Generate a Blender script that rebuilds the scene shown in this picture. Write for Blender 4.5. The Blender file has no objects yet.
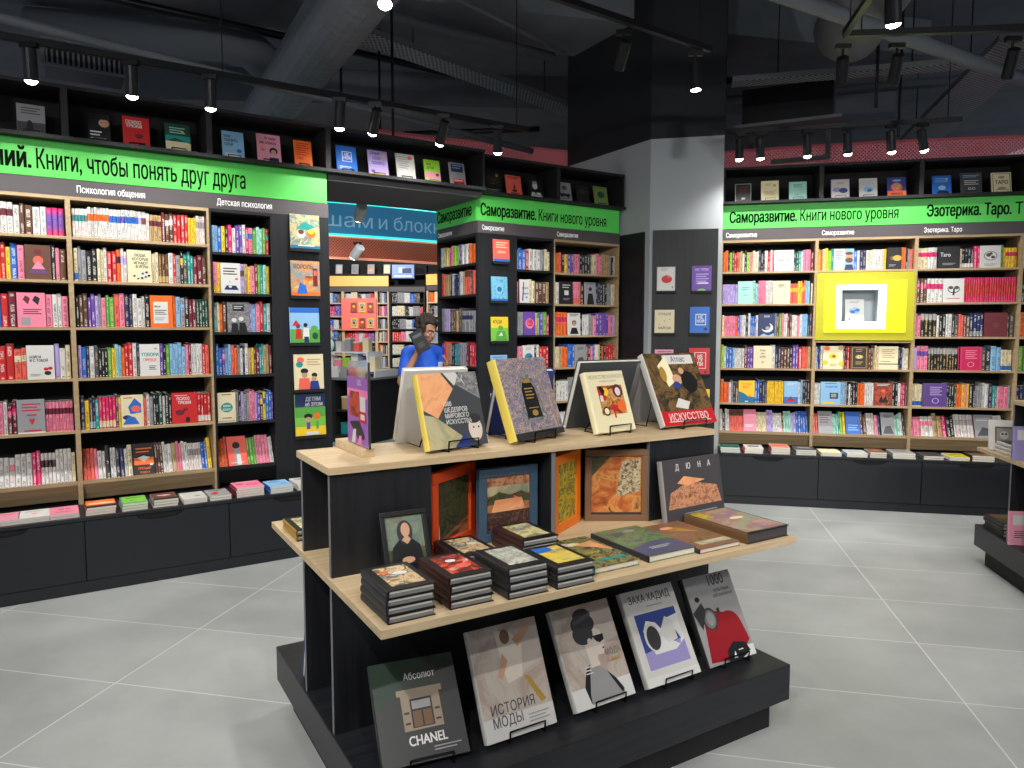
import bpy, math, random
from mathutils import Matrix, Vector
from mathutils.geometry import delaunay_2d_cdt
sc = bpy.context.scene
col = sc.collection
rnd = random.Random(7)
PI = math.pi
def R(d): return math.radians(d)

# ------------------------------------------------------------------ colours and materials
def lin(c):
    out = []
    for v in c[:3]:
        v = v / 255.0
        out.append(v / 12.92 if v <= .04045 else ((v + .055) / 1.055) ** 2.4)
    return (out[0], out[1], out[2], 1.0)
PAL = dict(w=(216, 214, 209), c=(226, 212, 174), k=(27, 26, 29), r=(198, 36, 38), o=(236, 108, 36), y=(240, 198, 44),
           g=(88, 160, 66), d=(24, 72, 56), t=(28, 146, 142), b=(40, 104, 192), n=(34, 46, 92), l=(138, 184, 220),
           p=(236, 132, 158), m=(216, 36, 108), v=(108, 72, 162), u=(184, 164, 220), e=(150, 150, 154), a=(76, 76, 80),
           h=(98, 64, 46), s=(186, 156, 108), x=(108, 30, 44), f=(236, 100, 84), i=(150, 206, 56), j=(158, 214, 196))
NAME = dict(w='white', c='cream', k='black', r='red', o='orange', y='yellow', g='green', d='dark green', t='teal', b='blue',
            n='navy', l='pale blue', p='pink', m='magenta', v='violet', u='lavender', e='grey', a='charcoal', h='brown',
            s='tan', x='maroon', f='coral', i='lime', j='mint')
MATS = {}
def bsdf(m): return m.node_tree.nodes['Principled BSDF']
def mat(name, color, rough=.5, metal=0.0, emit=0.0, spec=None):
    if name in MATS: return MATS[name]
    m = bpy.data.materials.new(name); m.use_nodes = True
    b = bsdf(m); b.inputs['Base Color'].default_value = lin(color)
    b.inputs['Roughness'].default_value = rough; b.inputs['Metallic'].default_value = metal
    if spec is not None: b.inputs['Specular IOR Level'].default_value = spec
    if emit:
        b.inputs['Emission Color'].default_value = lin(color); b.inputs['Emission Strength'].default_value = emit
    MATS[name] = m
    return m
def nd(nt, kind, **kw):
    n = nt.nodes.new(kind)
    for k, v in kw.items(): setattr(n, k, v)
    return n
def mth(nt, op, a, b=None):
    n = nd(nt, 'ShaderNodeMath', operation=op)
    for i, v in enumerate((a, b)):
        if v is None: continue
        if isinstance(v, (int, float)): n.inputs[i].default_value = v
        else: nt.links.new(v, n.inputs[i])
    return n.outputs[0]
def ramp(nt, fac, stops, interp='LINEAR'):
    n = nd(nt, 'ShaderNodeValToRGB'); cr = n.color_ramp; cr.interpolation = interp
    while len(cr.elements) < len(stops): cr.elements.new(.5)
    for el, (p, c) in zip(cr.elements, stops): el.position = p; el.color = c
    nt.links.new(fac, n.inputs[0])
    return n.outputs[0]
def C(k): return mat('ink_' + k, PAL[k], .45) if k in PAL else MATS[k]

def wood(name, c1, c2, scale=(2, 40, 40), rough=.5, bump=0.0):
    m = mat(name, c1, rough); nt = m.node_tree; b = bsdf(m)
    tc = nd(nt, 'ShaderNodeTexCoord'); mp = nd(nt, 'ShaderNodeMapping'); mp.inputs['Scale'].default_value = scale
    nt.links.new(tc.outputs['Object'], mp.inputs[0])
    nz = nd(nt, 'ShaderNodeTexNoise'); nz.inputs['Scale'].default_value = 1.6; nz.inputs['Detail'].default_value = 6; nz.inputs['Distortion'].default_value = .6
    nt.links.new(mp.outputs[0], nz.inputs[0])
    nt.links.new(ramp(nt, nz.outputs[0], [(.3, lin(c1)), (.7, lin(c2))]), b.inputs['Base Color'])
    if bump:
        bp = nd(nt, 'ShaderNodeBump'); bp.inputs['Strength'].default_value = bump; bp.inputs['Distance'].default_value = .002
        nt.links.new(nz.outputs[0], bp.inputs['Height']); nt.links.new(bp.outputs[0], b.inputs['Normal'])
    return m
def paint(name, cols, scale=6, dist=1.5, rough=.4, detail=5, stretch=(1, 1, 1)):
    m = mat(name, cols[0], rough); nt = m.node_tree
    tc = nd(nt, 'ShaderNodeTexCoord'); mp = nd(nt, 'ShaderNodeMapping'); mp.inputs['Scale'].default_value = stretch
    nt.links.new(tc.outputs['Object'], mp.inputs[0])
    nz = nd(nt, 'ShaderNodeTexNoise'); nz.inputs['Scale'].default_value = scale; nz.inputs['Detail'].default_value = detail
    nz.inputs['Distortion'].default_value = dist; nz.inputs['Roughness'].default_value = .65
    nt.links.new(mp.outputs[0], nz.inputs[0])
    k = len(cols)
    nt.links.new(ramp(nt, nz.outputs[0], [(.3 + .4 * q / max(1, k - 1), lin(c)) for q, c in enumerate(cols)]), bsdf(m).inputs['Base Color'])
    return m
SPINES = {}
def spine_mat(code):
    """spine material: 'w' plain, 'w/t' band, 'w/tx' two bands, trailing '_' gradient"""
    if code in SPINES: return SPINES[code]
    base, _, bands = code.partition('/')
    m = bpy.data.materials.new('spine_' + code.replace('/', '_')); m.use_nodes = True
    nt = m.node_tree; b = bsdf(m); b.inputs['Roughness'].default_value = .42
    uv = nd(nt, 'ShaderNodeUVMap'); sp = nd(nt, 'ShaderNodeSeparateXYZ'); nt.links.new(uv.outputs[0], sp.inputs[0])
    seed = mth(nt, 'FLOOR', sp.outputs[0]); fu = mth(nt, 'FRACT', sp.outputs[0]); V = sp.outputs[1]
    B = lin(PAL[base])
    q = rnd.random()
    if bands.endswith('_'):
        stops, ip = [(.05, lin(PAL[bands[0]])), (.35, B), (.7, B), (.95, lin(PAL[bands[0]]))], 'LINEAR'
    elif len(bands) == 1:
        lo = .58 if q < .55 else .04; hi = lo + .2
        if q > .85: lo, hi = .72, .98
        if base == 'w': lo, hi = .56, .78
        stops, ip = [(0, B), (lo, lin(PAL[bands])), (hi, B)], 'CONSTANT'
    elif len(bands) == 2:
        stops, ip = [(0, lin(PAL[bands[1]])), (.16, B), (.62, lin(PAL[bands[0]])), (.86, B)], 'CONSTANT'
    else:
        stops, ip = [(0, B), (1, B)], 'CONSTANT'
    colr = ramp(nt, V, stops, ip)
    lum = B[0] * .3 + B[1] * .6 + B[2] * .1
    tcol = (.03, .03, .04, 1) if lum > .25 else ((.85, .82, .75, 1) if q < .7 else (.75, .55, .2, 1))
    if base == 'w' and q < .3: tcol = (.5, .05, .05, 1)
    cm = nd(nt, 'ShaderNodeCombineXYZ')
    nt.links.new(mth(nt, 'MULTIPLY', fu, 4), cm.inputs[0]); nt.links.new(mth(nt, 'MULTIPLY', V, 60), cm.inputs[1]); nt.links.new(mth(nt, 'MULTIPLY', seed, 3.7), cm.inputs[2])
    nz = nd(nt, 'ShaderNodeTexNoise'); nz.inputs['Scale'].default_value = 1.0; nz.inputs['Detail'].default_value = 2; nt.links.new(cm.outputs[0], nz.inputs[0])
    c2 = nd(nt, 'ShaderNodeCombineXYZ'); nt.links.new(mth(nt, 'MULTIPLY', V, 4.5), c2.inputs[1]); nt.links.new(mth(nt, 'MULTIPLY', seed, 5.3), c2.inputs[2])
    n2 = nd(nt, 'ShaderNodeTexNoise'); n2.inputs['Scale'].default_value = 1.0; n2.inputs['Detail'].default_value = 0; nt.links.new(c2.outputs[0], n2.inputs[0])
    k = mth(nt, 'MULTIPLY', mth(nt, 'GREATER_THAN', nz.outputs[0], .49), mth(nt, 'GREATER_THAN', n2.outputs[0], .47))
    k = mth(nt, 'MULTIPLY', k, mth(nt, 'MULTIPLY', mth(nt, 'GREATER_THAN', fu, .26), mth(nt, 'LESS_THAN', fu, .74)))
    k = mth(nt, 'MULTIPLY', k, mth(nt, 'MULTIPLY', mth(nt, 'GREATER_THAN', V, .1), mth(nt, 'LESS_THAN', V, .93)))
    dot = mth(nt, 'MULTIPLY', mth(nt, 'MULTIPLY', mth(nt, 'GREATER_THAN', V, .035), mth(nt, 'LESS_THAN', V, .075)), mth(nt, 'MULTIPLY', mth(nt, 'GREATER_THAN', fu, .3), mth(nt, 'LESS_THAN', fu, .7)))
    k = mth(nt, 'MULTIPLY', mth(nt, 'MAXIMUM', k, dot), .15 if code.endswith('_') else .7)
    mx = nd(nt, 'ShaderNodeMix', data_type='RGBA'); mx.inputs[7].default_value = tcol
    nt.links.new(k, mx.inputs[0]); nt.links.new(colr, mx.inputs[6]); nt.links.new(mx.outputs[2], b.inputs['Base Color'])
    SPINES[code] = m
    return m

OAK = wood('light_oak', (208, 184, 148), (186, 160, 122), (1.5, 30, 30), .5)
OAKS = wood('shelf_oak', (190, 164, 126), (162, 136, 100), (1.5, 30, 30), .55)
BLK = wood('black_oak', (26, 28, 32), (14, 15, 18), (30, 30, 1.6), .5, .25)
BLKX = wood('black_oak_length', (36, 38, 43), (22, 24, 28), (2, 30, 30), .42, .2)
EDGE = mat('edge_banding_grey', (112, 112, 114), .5)
MATT = mat('matt_black', (18, 18, 21), .7)
DRAW = mat('drawer_black', (25, 29, 35), .5)
INNER = mat('shelf_back_black', (16, 16, 18), .8)
HEAD = mat('header_grey', (82, 76, 78), .6)
FASC = mat('fascia_grey', (92, 90, 92), .7)
GREEN = mat('sign_green', (84, 198, 82), .45, emit=.09)
SIGNK = mat('sign_lettering', (8, 14, 10), .9, spec=.1)
SIGNW = mat('header_lettering', (240, 240, 240), .5, emit=.15)
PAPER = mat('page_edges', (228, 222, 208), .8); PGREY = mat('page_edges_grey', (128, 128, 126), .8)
WIRE = mat('black_wire', (12, 12, 14), .35, .6)
METAL = mat('dark_metal', (22, 23, 26), .4, .3)
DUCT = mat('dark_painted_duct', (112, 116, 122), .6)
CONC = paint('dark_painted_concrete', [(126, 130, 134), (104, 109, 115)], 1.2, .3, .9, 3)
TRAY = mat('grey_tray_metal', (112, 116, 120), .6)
WHITEP = mat('white_paint', (226, 228, 230), .7)
DARKP = mat('dark_ceiling_paint', (24, 27, 31), .7)
LENS = mat('lamp_lens', (255, 250, 240), .3, emit=26)
ACR = mat('frosted_white', (232, 236, 238), .4)

# ------------------------------------------------------------------ mesh builder
class MB:
    def __init__(s): s.v = []; s.f = []; s.m = []; s.uv = []; s.mats = []; s.T = Matrix.Identity(4); s.anyuv = False
    def mi(s, m):
        if m not in s.mats: s.mats.append(m)
        return s.mats.index(m)
    def add(s, vs, fs, m, uvs=None):
        o = len(s.v); k = s.mi(m)
        s.v += [tuple(s.T @ Vector(p)) for p in vs]
        for q, f in enumerate(fs):
            s.f.append([o + i for i in f]); s.m.append(k)
            if uvs and uvs[q]: s.uv.append(uvs[q]); s.anyuv = True
            else: s.uv.append(None)
    def box(s, x0, x1, y0, y1, z0, z1, m):
        vs = [(x0, y0, z0), (x1, y0, z0), (x1, y1, z0), (x0, y1, z0), (x0, y0, z1), (x1, y0, z1), (x1, y1, z1), (x0, y1, z1)]
        s.add(vs, [(0, 3, 2, 1), (4, 5, 6, 7), (0, 1, 5, 4), (1, 2, 6, 5), (2, 3, 7, 6), (3, 0, 4, 7)], m)
    def poly(s, pts, m): s.add(pts, [tuple(range(len(pts)))], m)
    def prism(s, pts2, y0, y1, m):          # polygon in xz (counter-clockwise seen from -y) extruded along y
        n = len(pts2)
        vs = [(x, y0, z) for x, z in pts2] + [(x, y1, z) for x, z in pts2]
        s.add(vs, [tuple(range(n)), tuple(range(2 * n - 1, n - 1, -1))] + [(i, n + i, n + (i + 1) % n, (i + 1) % n) for i in range(n)], m)
    def ring(s, x0, x1, z0, z1, w, y0, y1, m):   # rectangular frame facing -y
        s.box(x0, x1, y0, y1, z0, z0 + w, m); s.box(x0, x1, y0, y1, z1 - w, z1, m)
        s.box(x0, x0 + w, y0, y1, z0 + w, z1 - w, m); s.box(x1 - w, x1, y0, y1, z0 + w, z1 - w, m)
    def tube(s, pts, r, m, n=6, rs=None, cap=True):
        P = [Vector(p) for p in pts]; vs = []; fs = []
        up = Vector((0, 0, 1)); prev = None
        for i, p in enumerate(P):
            d = ((P[min(i + 1, len(P) - 1)] - p).normalized() + (p - P[max(i - 1, 0)]).normalized()).normalized()
            if prev is None:
                a = d.cross(up)
                if a.length < 1e-3: a = d.cross(Vector((1, 0, 0)))
            else: a = prev - d * prev.dot(d)
            a.normalize(); prev = a; b = d.cross(a); rr = rs[i] if rs else r
            for k in range(n):
                t = 2 * PI * k / n; vs.append(p + a * (rr * math.cos(t)) + b * (rr * math.sin(t)))
        for i in range(len(P) - 1):
            for k in range(n): fs.append((i * n + k, i * n + (k + 1) % n, (i + 1) * n + (k + 1) % n, (i + 1) * n + k))
        if cap: fs.append(tuple(range(n - 1, -1, -1))); fs.append(tuple((len(P) - 1) * n + k for k in range(n)))
        s.add(vs, fs, m)
    def ball(s, c, r, m, nu=14, nv=9):
        rx, ry, rz = r if isinstance(r, tuple) else (r, r, r)
        vs = [(c[0], c[1], c[2] + rz)]
        for i in range(1, nv):
            t = PI * i / nv
            for k in range(nu): q = 2 * PI * k / nu; vs.append((c[0] + rx * math.sin(t) * math.cos(q), c[1] + ry * math.sin(t) * math.sin(q), c[2] + rz * math.cos(t)))
        vs.append((c[0], c[1], c[2] - rz)); L = len(vs) - 1
        fs = [(0, 1 + k, 1 + (k + 1) % nu) for k in range(nu)]
        for i in range(nv - 2):
            for k in range(nu): a = 1 + i * nu; fs.append((a + k, a + nu + k, a + nu + (k + 1) % nu, a + (k + 1) % nu))
        a = 1 + (nv - 2) * nu; fs += [(a + k, L, a + (k + 1) % nu) for k in range(nu)]
        s.add(vs, fs, m)
    def build(s, name, parent=None, loc=None, rotz=0.0, rot=None, bevel=0.0, smooth=False):
        me = bpy.data.meshes.new(name); me.from_pydata(s.v, [], s.f); me.validate(clean_customdata=False)
        for m in s.mats: me.materials.append(m)
        if len(me.polygons) == len(s.m):
            me.polygons.foreach_set('material_index', s.m)
            if s.anyuv:
                ul = me.uv_layers.new(name='UVMap'); d = [0.0] * (2 * len(me.loops)); j = 0
                for f, u in zip(s.f, s.uv):
                    for q in range(len(f)):
                        if u: d[2 * j] = u[q][0]; d[2 * j + 1] = u[q][1]
                        j += 1
                ul.data.foreach_set('uv', d)
        if smooth: me.polygons.foreach_set('use_smooth', [True] * len(me.polygons))
        me.update()
        o = bpy.data.objects.new(name, me); col.objects.link(o)
        if parent is not None: o.parent = parent
        if loc is not None: o.location = loc
        o.rotation_euler = rot if rot is not None else (0, 0, rotz)
        if bevel:
            bv = o.modifiers.new('bevel', 'BEVEL'); bv.width = bevel; bv.segments = 2; bv.limit_method = 'ANGLE'
        return o

_TX = {}
_tc = bpy.data.curves.new('text_source', 'FONT'); _to = bpy.data.objects.new('text_source', _tc); col.objects.link(_to)
def text_geo(s, bold):
    """flat letters of height-normalised text: verts in units of cap height, baseline 0"""
    k = (s, bold)
    if k not in _TX:
        _tc.body = s; _tc.resolution_u = 3; _tc.fill_mode = 'NONE'; _tc.offset = .042 if bold else 0.0
        bpy.context.view_layer.update()
        ev = _to.evaluated_get(bpy.context.evaluated_depsgraph_get()); me = ev.to_mesh()
        P = [Vector((v.co.x / .728, v.co.y / .728, 0)) for v in me.vertices]; nb = {}
        for e in me.edges:
            i, j = e.vertices; nb.setdefault(i, []).append(j); nb.setdefault(j, []).append(i)
        ev.to_mesh_clear(); done = set(); loops = []
        for i in range(len(P)):                       # the outline of each stroke is filled on its own
            if i in done or i not in nb: continue
            lp = [i]; done.add(i); cur = i
            while True:
                nx = [q for q in sorted(nb[cur], key=lambda q: q != cur + 1) if q not in done]
                if not nx: break
                cur = nx[0]; done.add(cur); lp.append(cur)
            if len(lp) > 2: loops.append([P[q] for q in lp])
        vs = []; fs = []
        if loops:                                     # strokes may overlap: keep what the outlines wind around
            pts = [Vector((p.x, p.y)) for L in loops for p in L]; eg = []; o = 0
            for L in loops: eg += [(o + q, o + (q + 1) % len(L)) for q in range(len(L))]; o += len(L)
            cv, _e, cf, *_r = delaunay_2d_cdt(pts, eg, [], 0, 1e-5)
            vs = [(p.x, p.y) for p in cv]
            def wind(x, y):
                n = 0
                for L in loops:
                    for q in range(len(L)):
                        u, w = L[q - 1], L[q]
                        if (u.y <= y) != (w.y <= y) and x < u.x + (w.x - u.x) * (y - u.y) / (w.y - u.y): n += 1 if w.y > u.y else -1
                return n
            for t in cf:
                cx, cy = sum(vs[q][0] for q in t) / len(t), sum(vs[q][1] for q in t) / len(t)
                if wind(cx, cy): fs.append(tuple(t))
        x0 = min([v[0] for v in vs] or [0]); x1 = max([v[0] for v in vs] or [1])
        _TX[k] = ([(x - x0, z) for x, z in vs], fs, x1 - x0)
    return _TX[k]
def put_text(mb, s, x0, z0, cap, m, y, width=None, bold=False, centre=False, sx=.8):
    vs, fs, w = text_geo(s, False)
    k = width / w if width else cap * sx
    off = x0 - (k * w / 2 if centre else 0)
    e = .032 if bold else .012
    for q, (dx, dz) in enumerate(((-e, -e * .5), (e, -e * .5), (-e, e * .5), (e, e * .5)) if cap > .012 else ((0, 0),)):
        mb.add([(off + x * k + dx * cap, y - .00001 * q, z0 + (z + dz) * cap) for x, z in vs], fs, m)

# ------------------------------------------------------------------ things
LABELS = {}
def tag(o, label, cat, group=None):
    o['label'] = label; o['category'] = cat
    if group: o['group'] = group
    LABELS.setdefault(label, []).append(o)
    return o
def thing(name, loc, rotz, label, cat, group=None):
    o = bpy.data.objects.new(name, None); o.empty_display_size = .1; col.objects.link(o)
    o.location = loc; o.rotation_euler = (0, 0, rotz)
    return tag(o, label, cat, group)
def struct(mb, name, **kw):
    o = mb.build(name, **kw); o['kind'] = 'structure'; return o
class Frame:
    def __init__(s, x, y, deg): s.o = Vector((x, y, 0)); s.a = R(deg); s.M = Matrix.Translation(s.o) @ Matrix.Rotation(s.a, 4, 'Z')
    def p(s, x, y, z): return s.M @ Vector((x, y, z))
FL = Frame(-2.69, 4.433, 32.7)                        # wall of books on one side
FC = Frame(-.297, 6.109, 32.7)                        # the block beside the doorway, front
_n = Vector((math.cos(R(122.7)), math.sin(R(122.7)), 0))
FS = Frame(-.297 + .73 * _n.x, 6.109 + .73 * _n.y, -57.3)   # its end face
_m = Vector((math.cos(R(77.5)), math.sin(R(77.5)), 0))
FR = Frame(1.866 + .37 * _m.x, 6.304 + .37 * _m.y, -12.5)   # wall of books on the other side
FP = Frame(1.072, 2.683, 31)                          # display table
FP = Frame(FP.p(-1.66, 0, 0).x, FP.p(-1.66, 0, 0).y, 31)    # origin at its near corner
FQ = Frame(3.059 - 1.18 * math.cos(R(79)), 4.681 - 1.18 * math.sin(R(79)), -11)
FK = Frame(1.256, 6.665, -12.5)       # column face (origin at its corner)

# covers: each cover is drawn with flat shapes lying on the front board
def draw_cover(mb, ops, w, h, y0=-.0004):
    y = y0
    for op in ops.split(';'):
        op = op.strip()
        if not op: continue
        t = op.split(' '); k = t[0]
        if k == 'r':
            a, b, c, d = [float(q) / 100 for q in t[1:5]]
            mb.poly([(a * w, y, b * h), (c * w, y, b * h), (c * w, y, d * h), (a * w, y, d * h)], C(t[5]))
        elif k == 'e':
            a, b, c, d = [float(q) / 100 for q in t[1:5]]
            mb.poly([(a * w + c * w * math.cos(2 * PI * q / 20), y, b * h + d * w * math.sin(2 * PI * q / 20)) for q in range(20)], C(t[5]))
        elif k == 'p':
            n = [float(q) / 100 for q in t[1:-1]]
            mb.poly([(n[q] * w, y, n[q + 1] * h) for q in range(0, len(n), 2)], C(t[-1]))
        elif k in 'tTbB':                     # t/T thin, b/B bold; capitals are centred on x
            put_text(mb, ' '.join(t[5:]), float(t[1]) / 100 * w, float(t[2]) / 100 * h, float(t[3]) / 100 * w, C(t[4]), y, bold=k in 'bB', centre=k in 'TB')
        elif k == 'l':                        # l x0 y0 x1 dy n colour: rows of small print
            x0, z0, x1, dz = [float(q) / 100 for q in t[1:5]]
            for q in range(int(t[5])):
                e = x1 - (x1 - x0) * (.18 if q % 2 else 0)
                mb.poly([(x0 * w, y, (z0 - q * dz) * h), (e * w, y, (z0 - q * dz) * h), (e * w, y, (z0 - q * dz + dz * .4) * h), (x0 * w, y, (z0 - q * dz + dz * .4) * h)], C(t[6]))
        y -= .00012
def cover_mesh(mb, w, h, t, cm, sm, ops='', hard=True):
    """front board facing -y, spine at x=0"""
    bt = .0025 if hard else .0008
    mb.box(0, w, 0, bt, 0, h, cm); mb.box(0, w, t - bt, t, 0, h, cm)
    n = 5; pts = []
    for q in range(n + 1):
        a = PI * q / n; pts.append((-math.sin(a) * min(.004, t * .2), t / 2 - math.cos(a) * (t / 2)))
    vs = [(x, y, 0) for x, y in pts] + [(x, y, h) for x, y in pts]; k = n + 1
    mb.add(vs, [(q + 1, q, k + q, k + q + 1) for q in range(n)], sm)
    mb.box(.0003, bt, bt, t - bt, .0002, h - .0002, sm)
    if ops: draw_cover(mb, ops, w, h)
def pages_mesh(mb, w, h, t, hard=True, pm=None):
    bt = .0025 if hard else .0008; g = .004 if hard else .0006
    mb.box(bt + .0002, w - g, bt + .0001, t - bt - .0001, g, h - g, pm or PAPER)
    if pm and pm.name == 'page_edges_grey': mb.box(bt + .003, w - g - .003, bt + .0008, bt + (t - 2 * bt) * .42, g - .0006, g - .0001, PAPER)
def book_thing(name, loc, yaw, lean, w, h, t, cm, sm, ops, label, group=None, hard=True, cat='book', pm=None):
    mb = MB(); cover_mesh(mb, w, h, t, cm, sm, ops, hard)
    o = mb.build(name, loc=loc, rot=(-R(lean), 0, yaw)); tag(o, label, cat, group)
    pb = MB(); pages_mesh(pb, w, h, t, hard, pm); pb.build('page_block', o)
    return o
STANDMESH = {}
def wire_stand(loc, yaw, lean, w, h, label, group=None, tilt=0):
    d = min(.09, h * .35); hw = min(.065, w * .28); L = R(lean)
    mb = MB(); ty = .02 * math.cos(L) + h * .5 * math.sin(L) + .03; tz = h * .5 * math.cos(L)
    mb.tube([(-hw, -.006, .038), (hw, -.006, .038), (hw, -.004, .002), (hw, d + .05, .002), (0, ty + .012, tz), (-hw, d + .05, .002), (-hw, -.004, .002), (-hw, -.006, .038)], .003 if h > .2 else .0018, WIRE, 5)
    o = mb.build('wire_stand', loc=loc, rotz=yaw); return tag(o, label, 'stand', group)

def shelf_book(mb, t, d, h, code, seed):
    """standing book, spine at y=0 facing -y, x from 0 to t"""
    m = spine_mat(code); b = .0012; r = min(.005, t * .28)
    pts = [(0, d), (0, r), (t * .1, r * .35), (t * .3, r * .06), (t * .7, r * .06), (t * .9, r * .35), (t, r), (t, d)]
    us = [.01, .02, .1, .3, .7, .9, .98, .99]
    n = len(pts)
    vs = [(x, y, 0) for x, y in pts] + [(x, y, h) for x, y in pts]
    uv = [[(seed + us[q], .001), (seed + us[q + 1], .001), (seed + us[q + 1], .999), (seed + us[q], .999)] for q in range(n - 1)]
    mb.add(vs, [(q, q + 1, n + q + 1, n + q) for q in range(n - 1)], m, uv[:n - 1])
    mb.add([(0, d, 0), (t, d, 0), (t, d, h), (0, d, h)], [(1, 0, 3, 2)], PAPER)
    zb = h - .0015
    mb.add([(0, d, zb), (0, r, zb), (t * .5, .0005, zb), (t, r, zb), (t, d, zb), (0, d, 0), (0, r, 0), (t * .5, .0005, 0), (t, r, 0), (t, d, 0)], [(0, 1, 2, 3, 4), (9, 8, 7, 6, 5)], PAPER)
SEED = [3]
STUFF = MB()
ROWWORD = ['top', 'second', 'third', 'fourth', 'fifth', 'bottom sloping']
ORD = ['first', 'second', 'third', 'fourth', 'fifth', 'sixth', 'seventh', 'eighth', 'ninth', 'tenth', 'eleventh', 'twelfth', 'thirteenth', 'fourteenth']
def colour_words(code):
    base, _, b = code.partition('/')
    b = b.strip('_')
    if not b: return NAME[base]
    return NAME[base] + ' and ' + NAME[b[0]]
def fill_row(fr, s0, s1, z, hmax, tokens, row, bay, own, lean=0, y=.03, hs=(.84, 1.0)):
    """tokens: code[:n] for spines, [id w] for a cover facing out, _w for a gap"""
    items = []; fixed = 0; wsum = 0
    for tk in tokens.replace('[', ' [').split():
        if tk.startswith('['):
            cid, w = tk.strip('[]').split('='); items.append(('F', cid, float(w))); fixed += float(w) + .004
        elif tk.startswith('_'): items.append(('G', None, float(tk[1:]))); fixed += float(tk[1:])
        else:
            code, _, n = tk.partition(':'); n = int(n or 1)
            k = rnd.uniform(.8, 1.4) if n < 8 else .75; hh = rnd.uniform(*hs)
            for q in range(n):
                if n < 3: k = rnd.uniform(.75, 1.45)
                items.append(('S', code, k, hh, n, q)); wsum += k
    unit = max(.004, (s1 - s0 - fixed) / max(wsum, .01)); unit = min(unit, .034)
    x = s0; L = R(lean); out = []
    for it in items:
        if it[0] == 'G': x += it[2]; continue
        if it[0] == 'F':
            ops, base, lab, hh = COVER[it[1]]
            h = min(hmax, hh) if hh else hmax * .96
            book_thing('display_book', fr.p(x + .002, y - .014, z + .012 * math.sin(L)), fr.a, max(lean, 2), it[2], h, .012, C(base), C(base), ops, lab + ', %s shelf, %s' % (ROWWORD[row], bay), hard=False)
            x += it[2] + .004; continue
        code, k, hh, n, q = it[1:]
        t = unit * k; h = hmax * hh * (rnd.uniform(.985, 1.0) if n > 2 else rnd.uniform(.95, 1.0)); SEED[0] += 1
        if n <= 2: h = hmax * rnd.uniform(*hs)
        d = min(.17, h * .72); yy = y + rnd.uniform(-.006, .006); tt = t * .94
        if own:
            mb = MB(); shelf_book(mb, tt, d, h, code, SEED[0])
            o = mb.build('book', loc=fr.p(x, yy, z), rot=(-L, 0, fr.a)); out.append((o, code, n, q, h))
        else:
            STUFF.T = Matrix.Translation(fr.p(x, yy, z)) @ Matrix.Rotation(fr.a, 4, 'Z') @ Matrix.Rotation(-L, 4, 'X')
            shelf_book(STUFF, tt, d, h, code, SEED[0])
        x += t
    # labels: colour first, then matching sets, then counting along the row
    place = '%s shelf, %s' % (ROWWORD[row], bay)
    by = {}
    for k, r_ in enumerate(out): by.setdefault(colour_words(r_[1]), []).append(k)
    for cw, ks in by.items():
        codes = {out[k][1] for k in ks}
        if len(ks) == 1: tag(out[ks[0]][0], 'only %s spined book, %s' % (cw, place), 'book', 'books on the shelves'); continue
        if len(ks) >= 3 and ks[-1] - ks[0] == len(ks) - 1 and len(codes) == 1:
            for k in ks: tag(out[k][0], '%s spined book of the matching set, %s' % (cw, place), 'book', 'set of %s books, %s' % (cw, place))
            continue
        for c, k in enumerate(ks):
            tag(out[k][0], '%s %s book towards the doorway, %s' % (ORD[min(c, 13)], cw, place), 'book', 'books on the shelves')
COVER = {}
def cov(cid, base, lab, ops, h=None): COVER[cid] = (ops, base, lab, h)

# ------------------------------------------------------------------ the room
def tiles():
    m = mat('floor_tiles', (168, 170, 168), .38); nt = m.node_tree; b = bsdf(m)
    tc = nd(nt, 'ShaderNodeTexCoord'); mp = nd(nt, 'ShaderNodeMapping'); mp.inputs['Rotation'].default_value = (0, 0, R(12)); nt.links.new(tc.outputs['Object'], mp.inputs[0])
    sp = nd(nt, 'ShaderNodeSeparateXYZ'); nt.links.new(mp.outputs[0], sp.inputs[0])
    def joint(o, period, off, w):
        f = mth(nt, 'FRACT', mth(nt, 'DIVIDE', mth(nt, 'ADD', o, 60 * period - off), period))
        return mth(nt, 'LESS_THAN', f, w / period), mth(nt, 'FLOOR', mth(nt, 'DIVIDE', mth(nt, 'ADD', o, 60 * period - off), period))
    j1, c1 = joint(sp.outputs[0], 1.19, 1.235 - 1.19 * 3, .007); j2, c2 = joint(sp.outputs[1], .585, 3.2, .006)
    cm = nd(nt, 'ShaderNodeCombineXYZ'); nt.links.new(c1, cm.inputs[0]); nt.links.new(c2, cm.inputs[1])
    wn = nd(nt, 'ShaderNodeTexWhiteNoise'); nt.links.new(cm.outputs[0], wn.inputs[0])
    nz = nd(nt, 'ShaderNodeTexNoise'); nz.inputs['Scale'].default_value = 2.2; nz.inputs['Detail'].default_value = 7; nz.inputs['Roughness'].default_value = .6; nt.links.new(mp.outputs[0], nz.inputs[0])
    f = mth(nt, 'ADD', mth(nt, 'MULTIPLY', nz.outputs[0], .8), mth(nt, 'MULTIPLY', wn.outputs[0], .12))
    base = ramp(nt, f, [(.25, lin((150, 153, 151))), (.65, lin((176, 178, 175)))])
    mx = nd(nt, 'ShaderNodeMix', data_type='RGBA'); mx.inputs[7].default_value = lin((206, 208, 205))
    nt.links.new(mth(nt, 'MAXIMUM', j1, j2), mx.inputs[0]); nt.links.new(base, mx.inputs[6]); nt.links.new(mx.outputs[2], b.inputs['Base Color'])
    nt.links.new(ramp(nt, nz.outputs[0], [(.3, (.32, .32, .32, 1)), (.7, (.48, .48, .48, 1))]), b.inputs['Roughness'])
    return m
mb = MB(); mb.box(-9, 9, -3.5, 16.2, -.1, 0, tiles()); struct(mb, 'floor')
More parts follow.
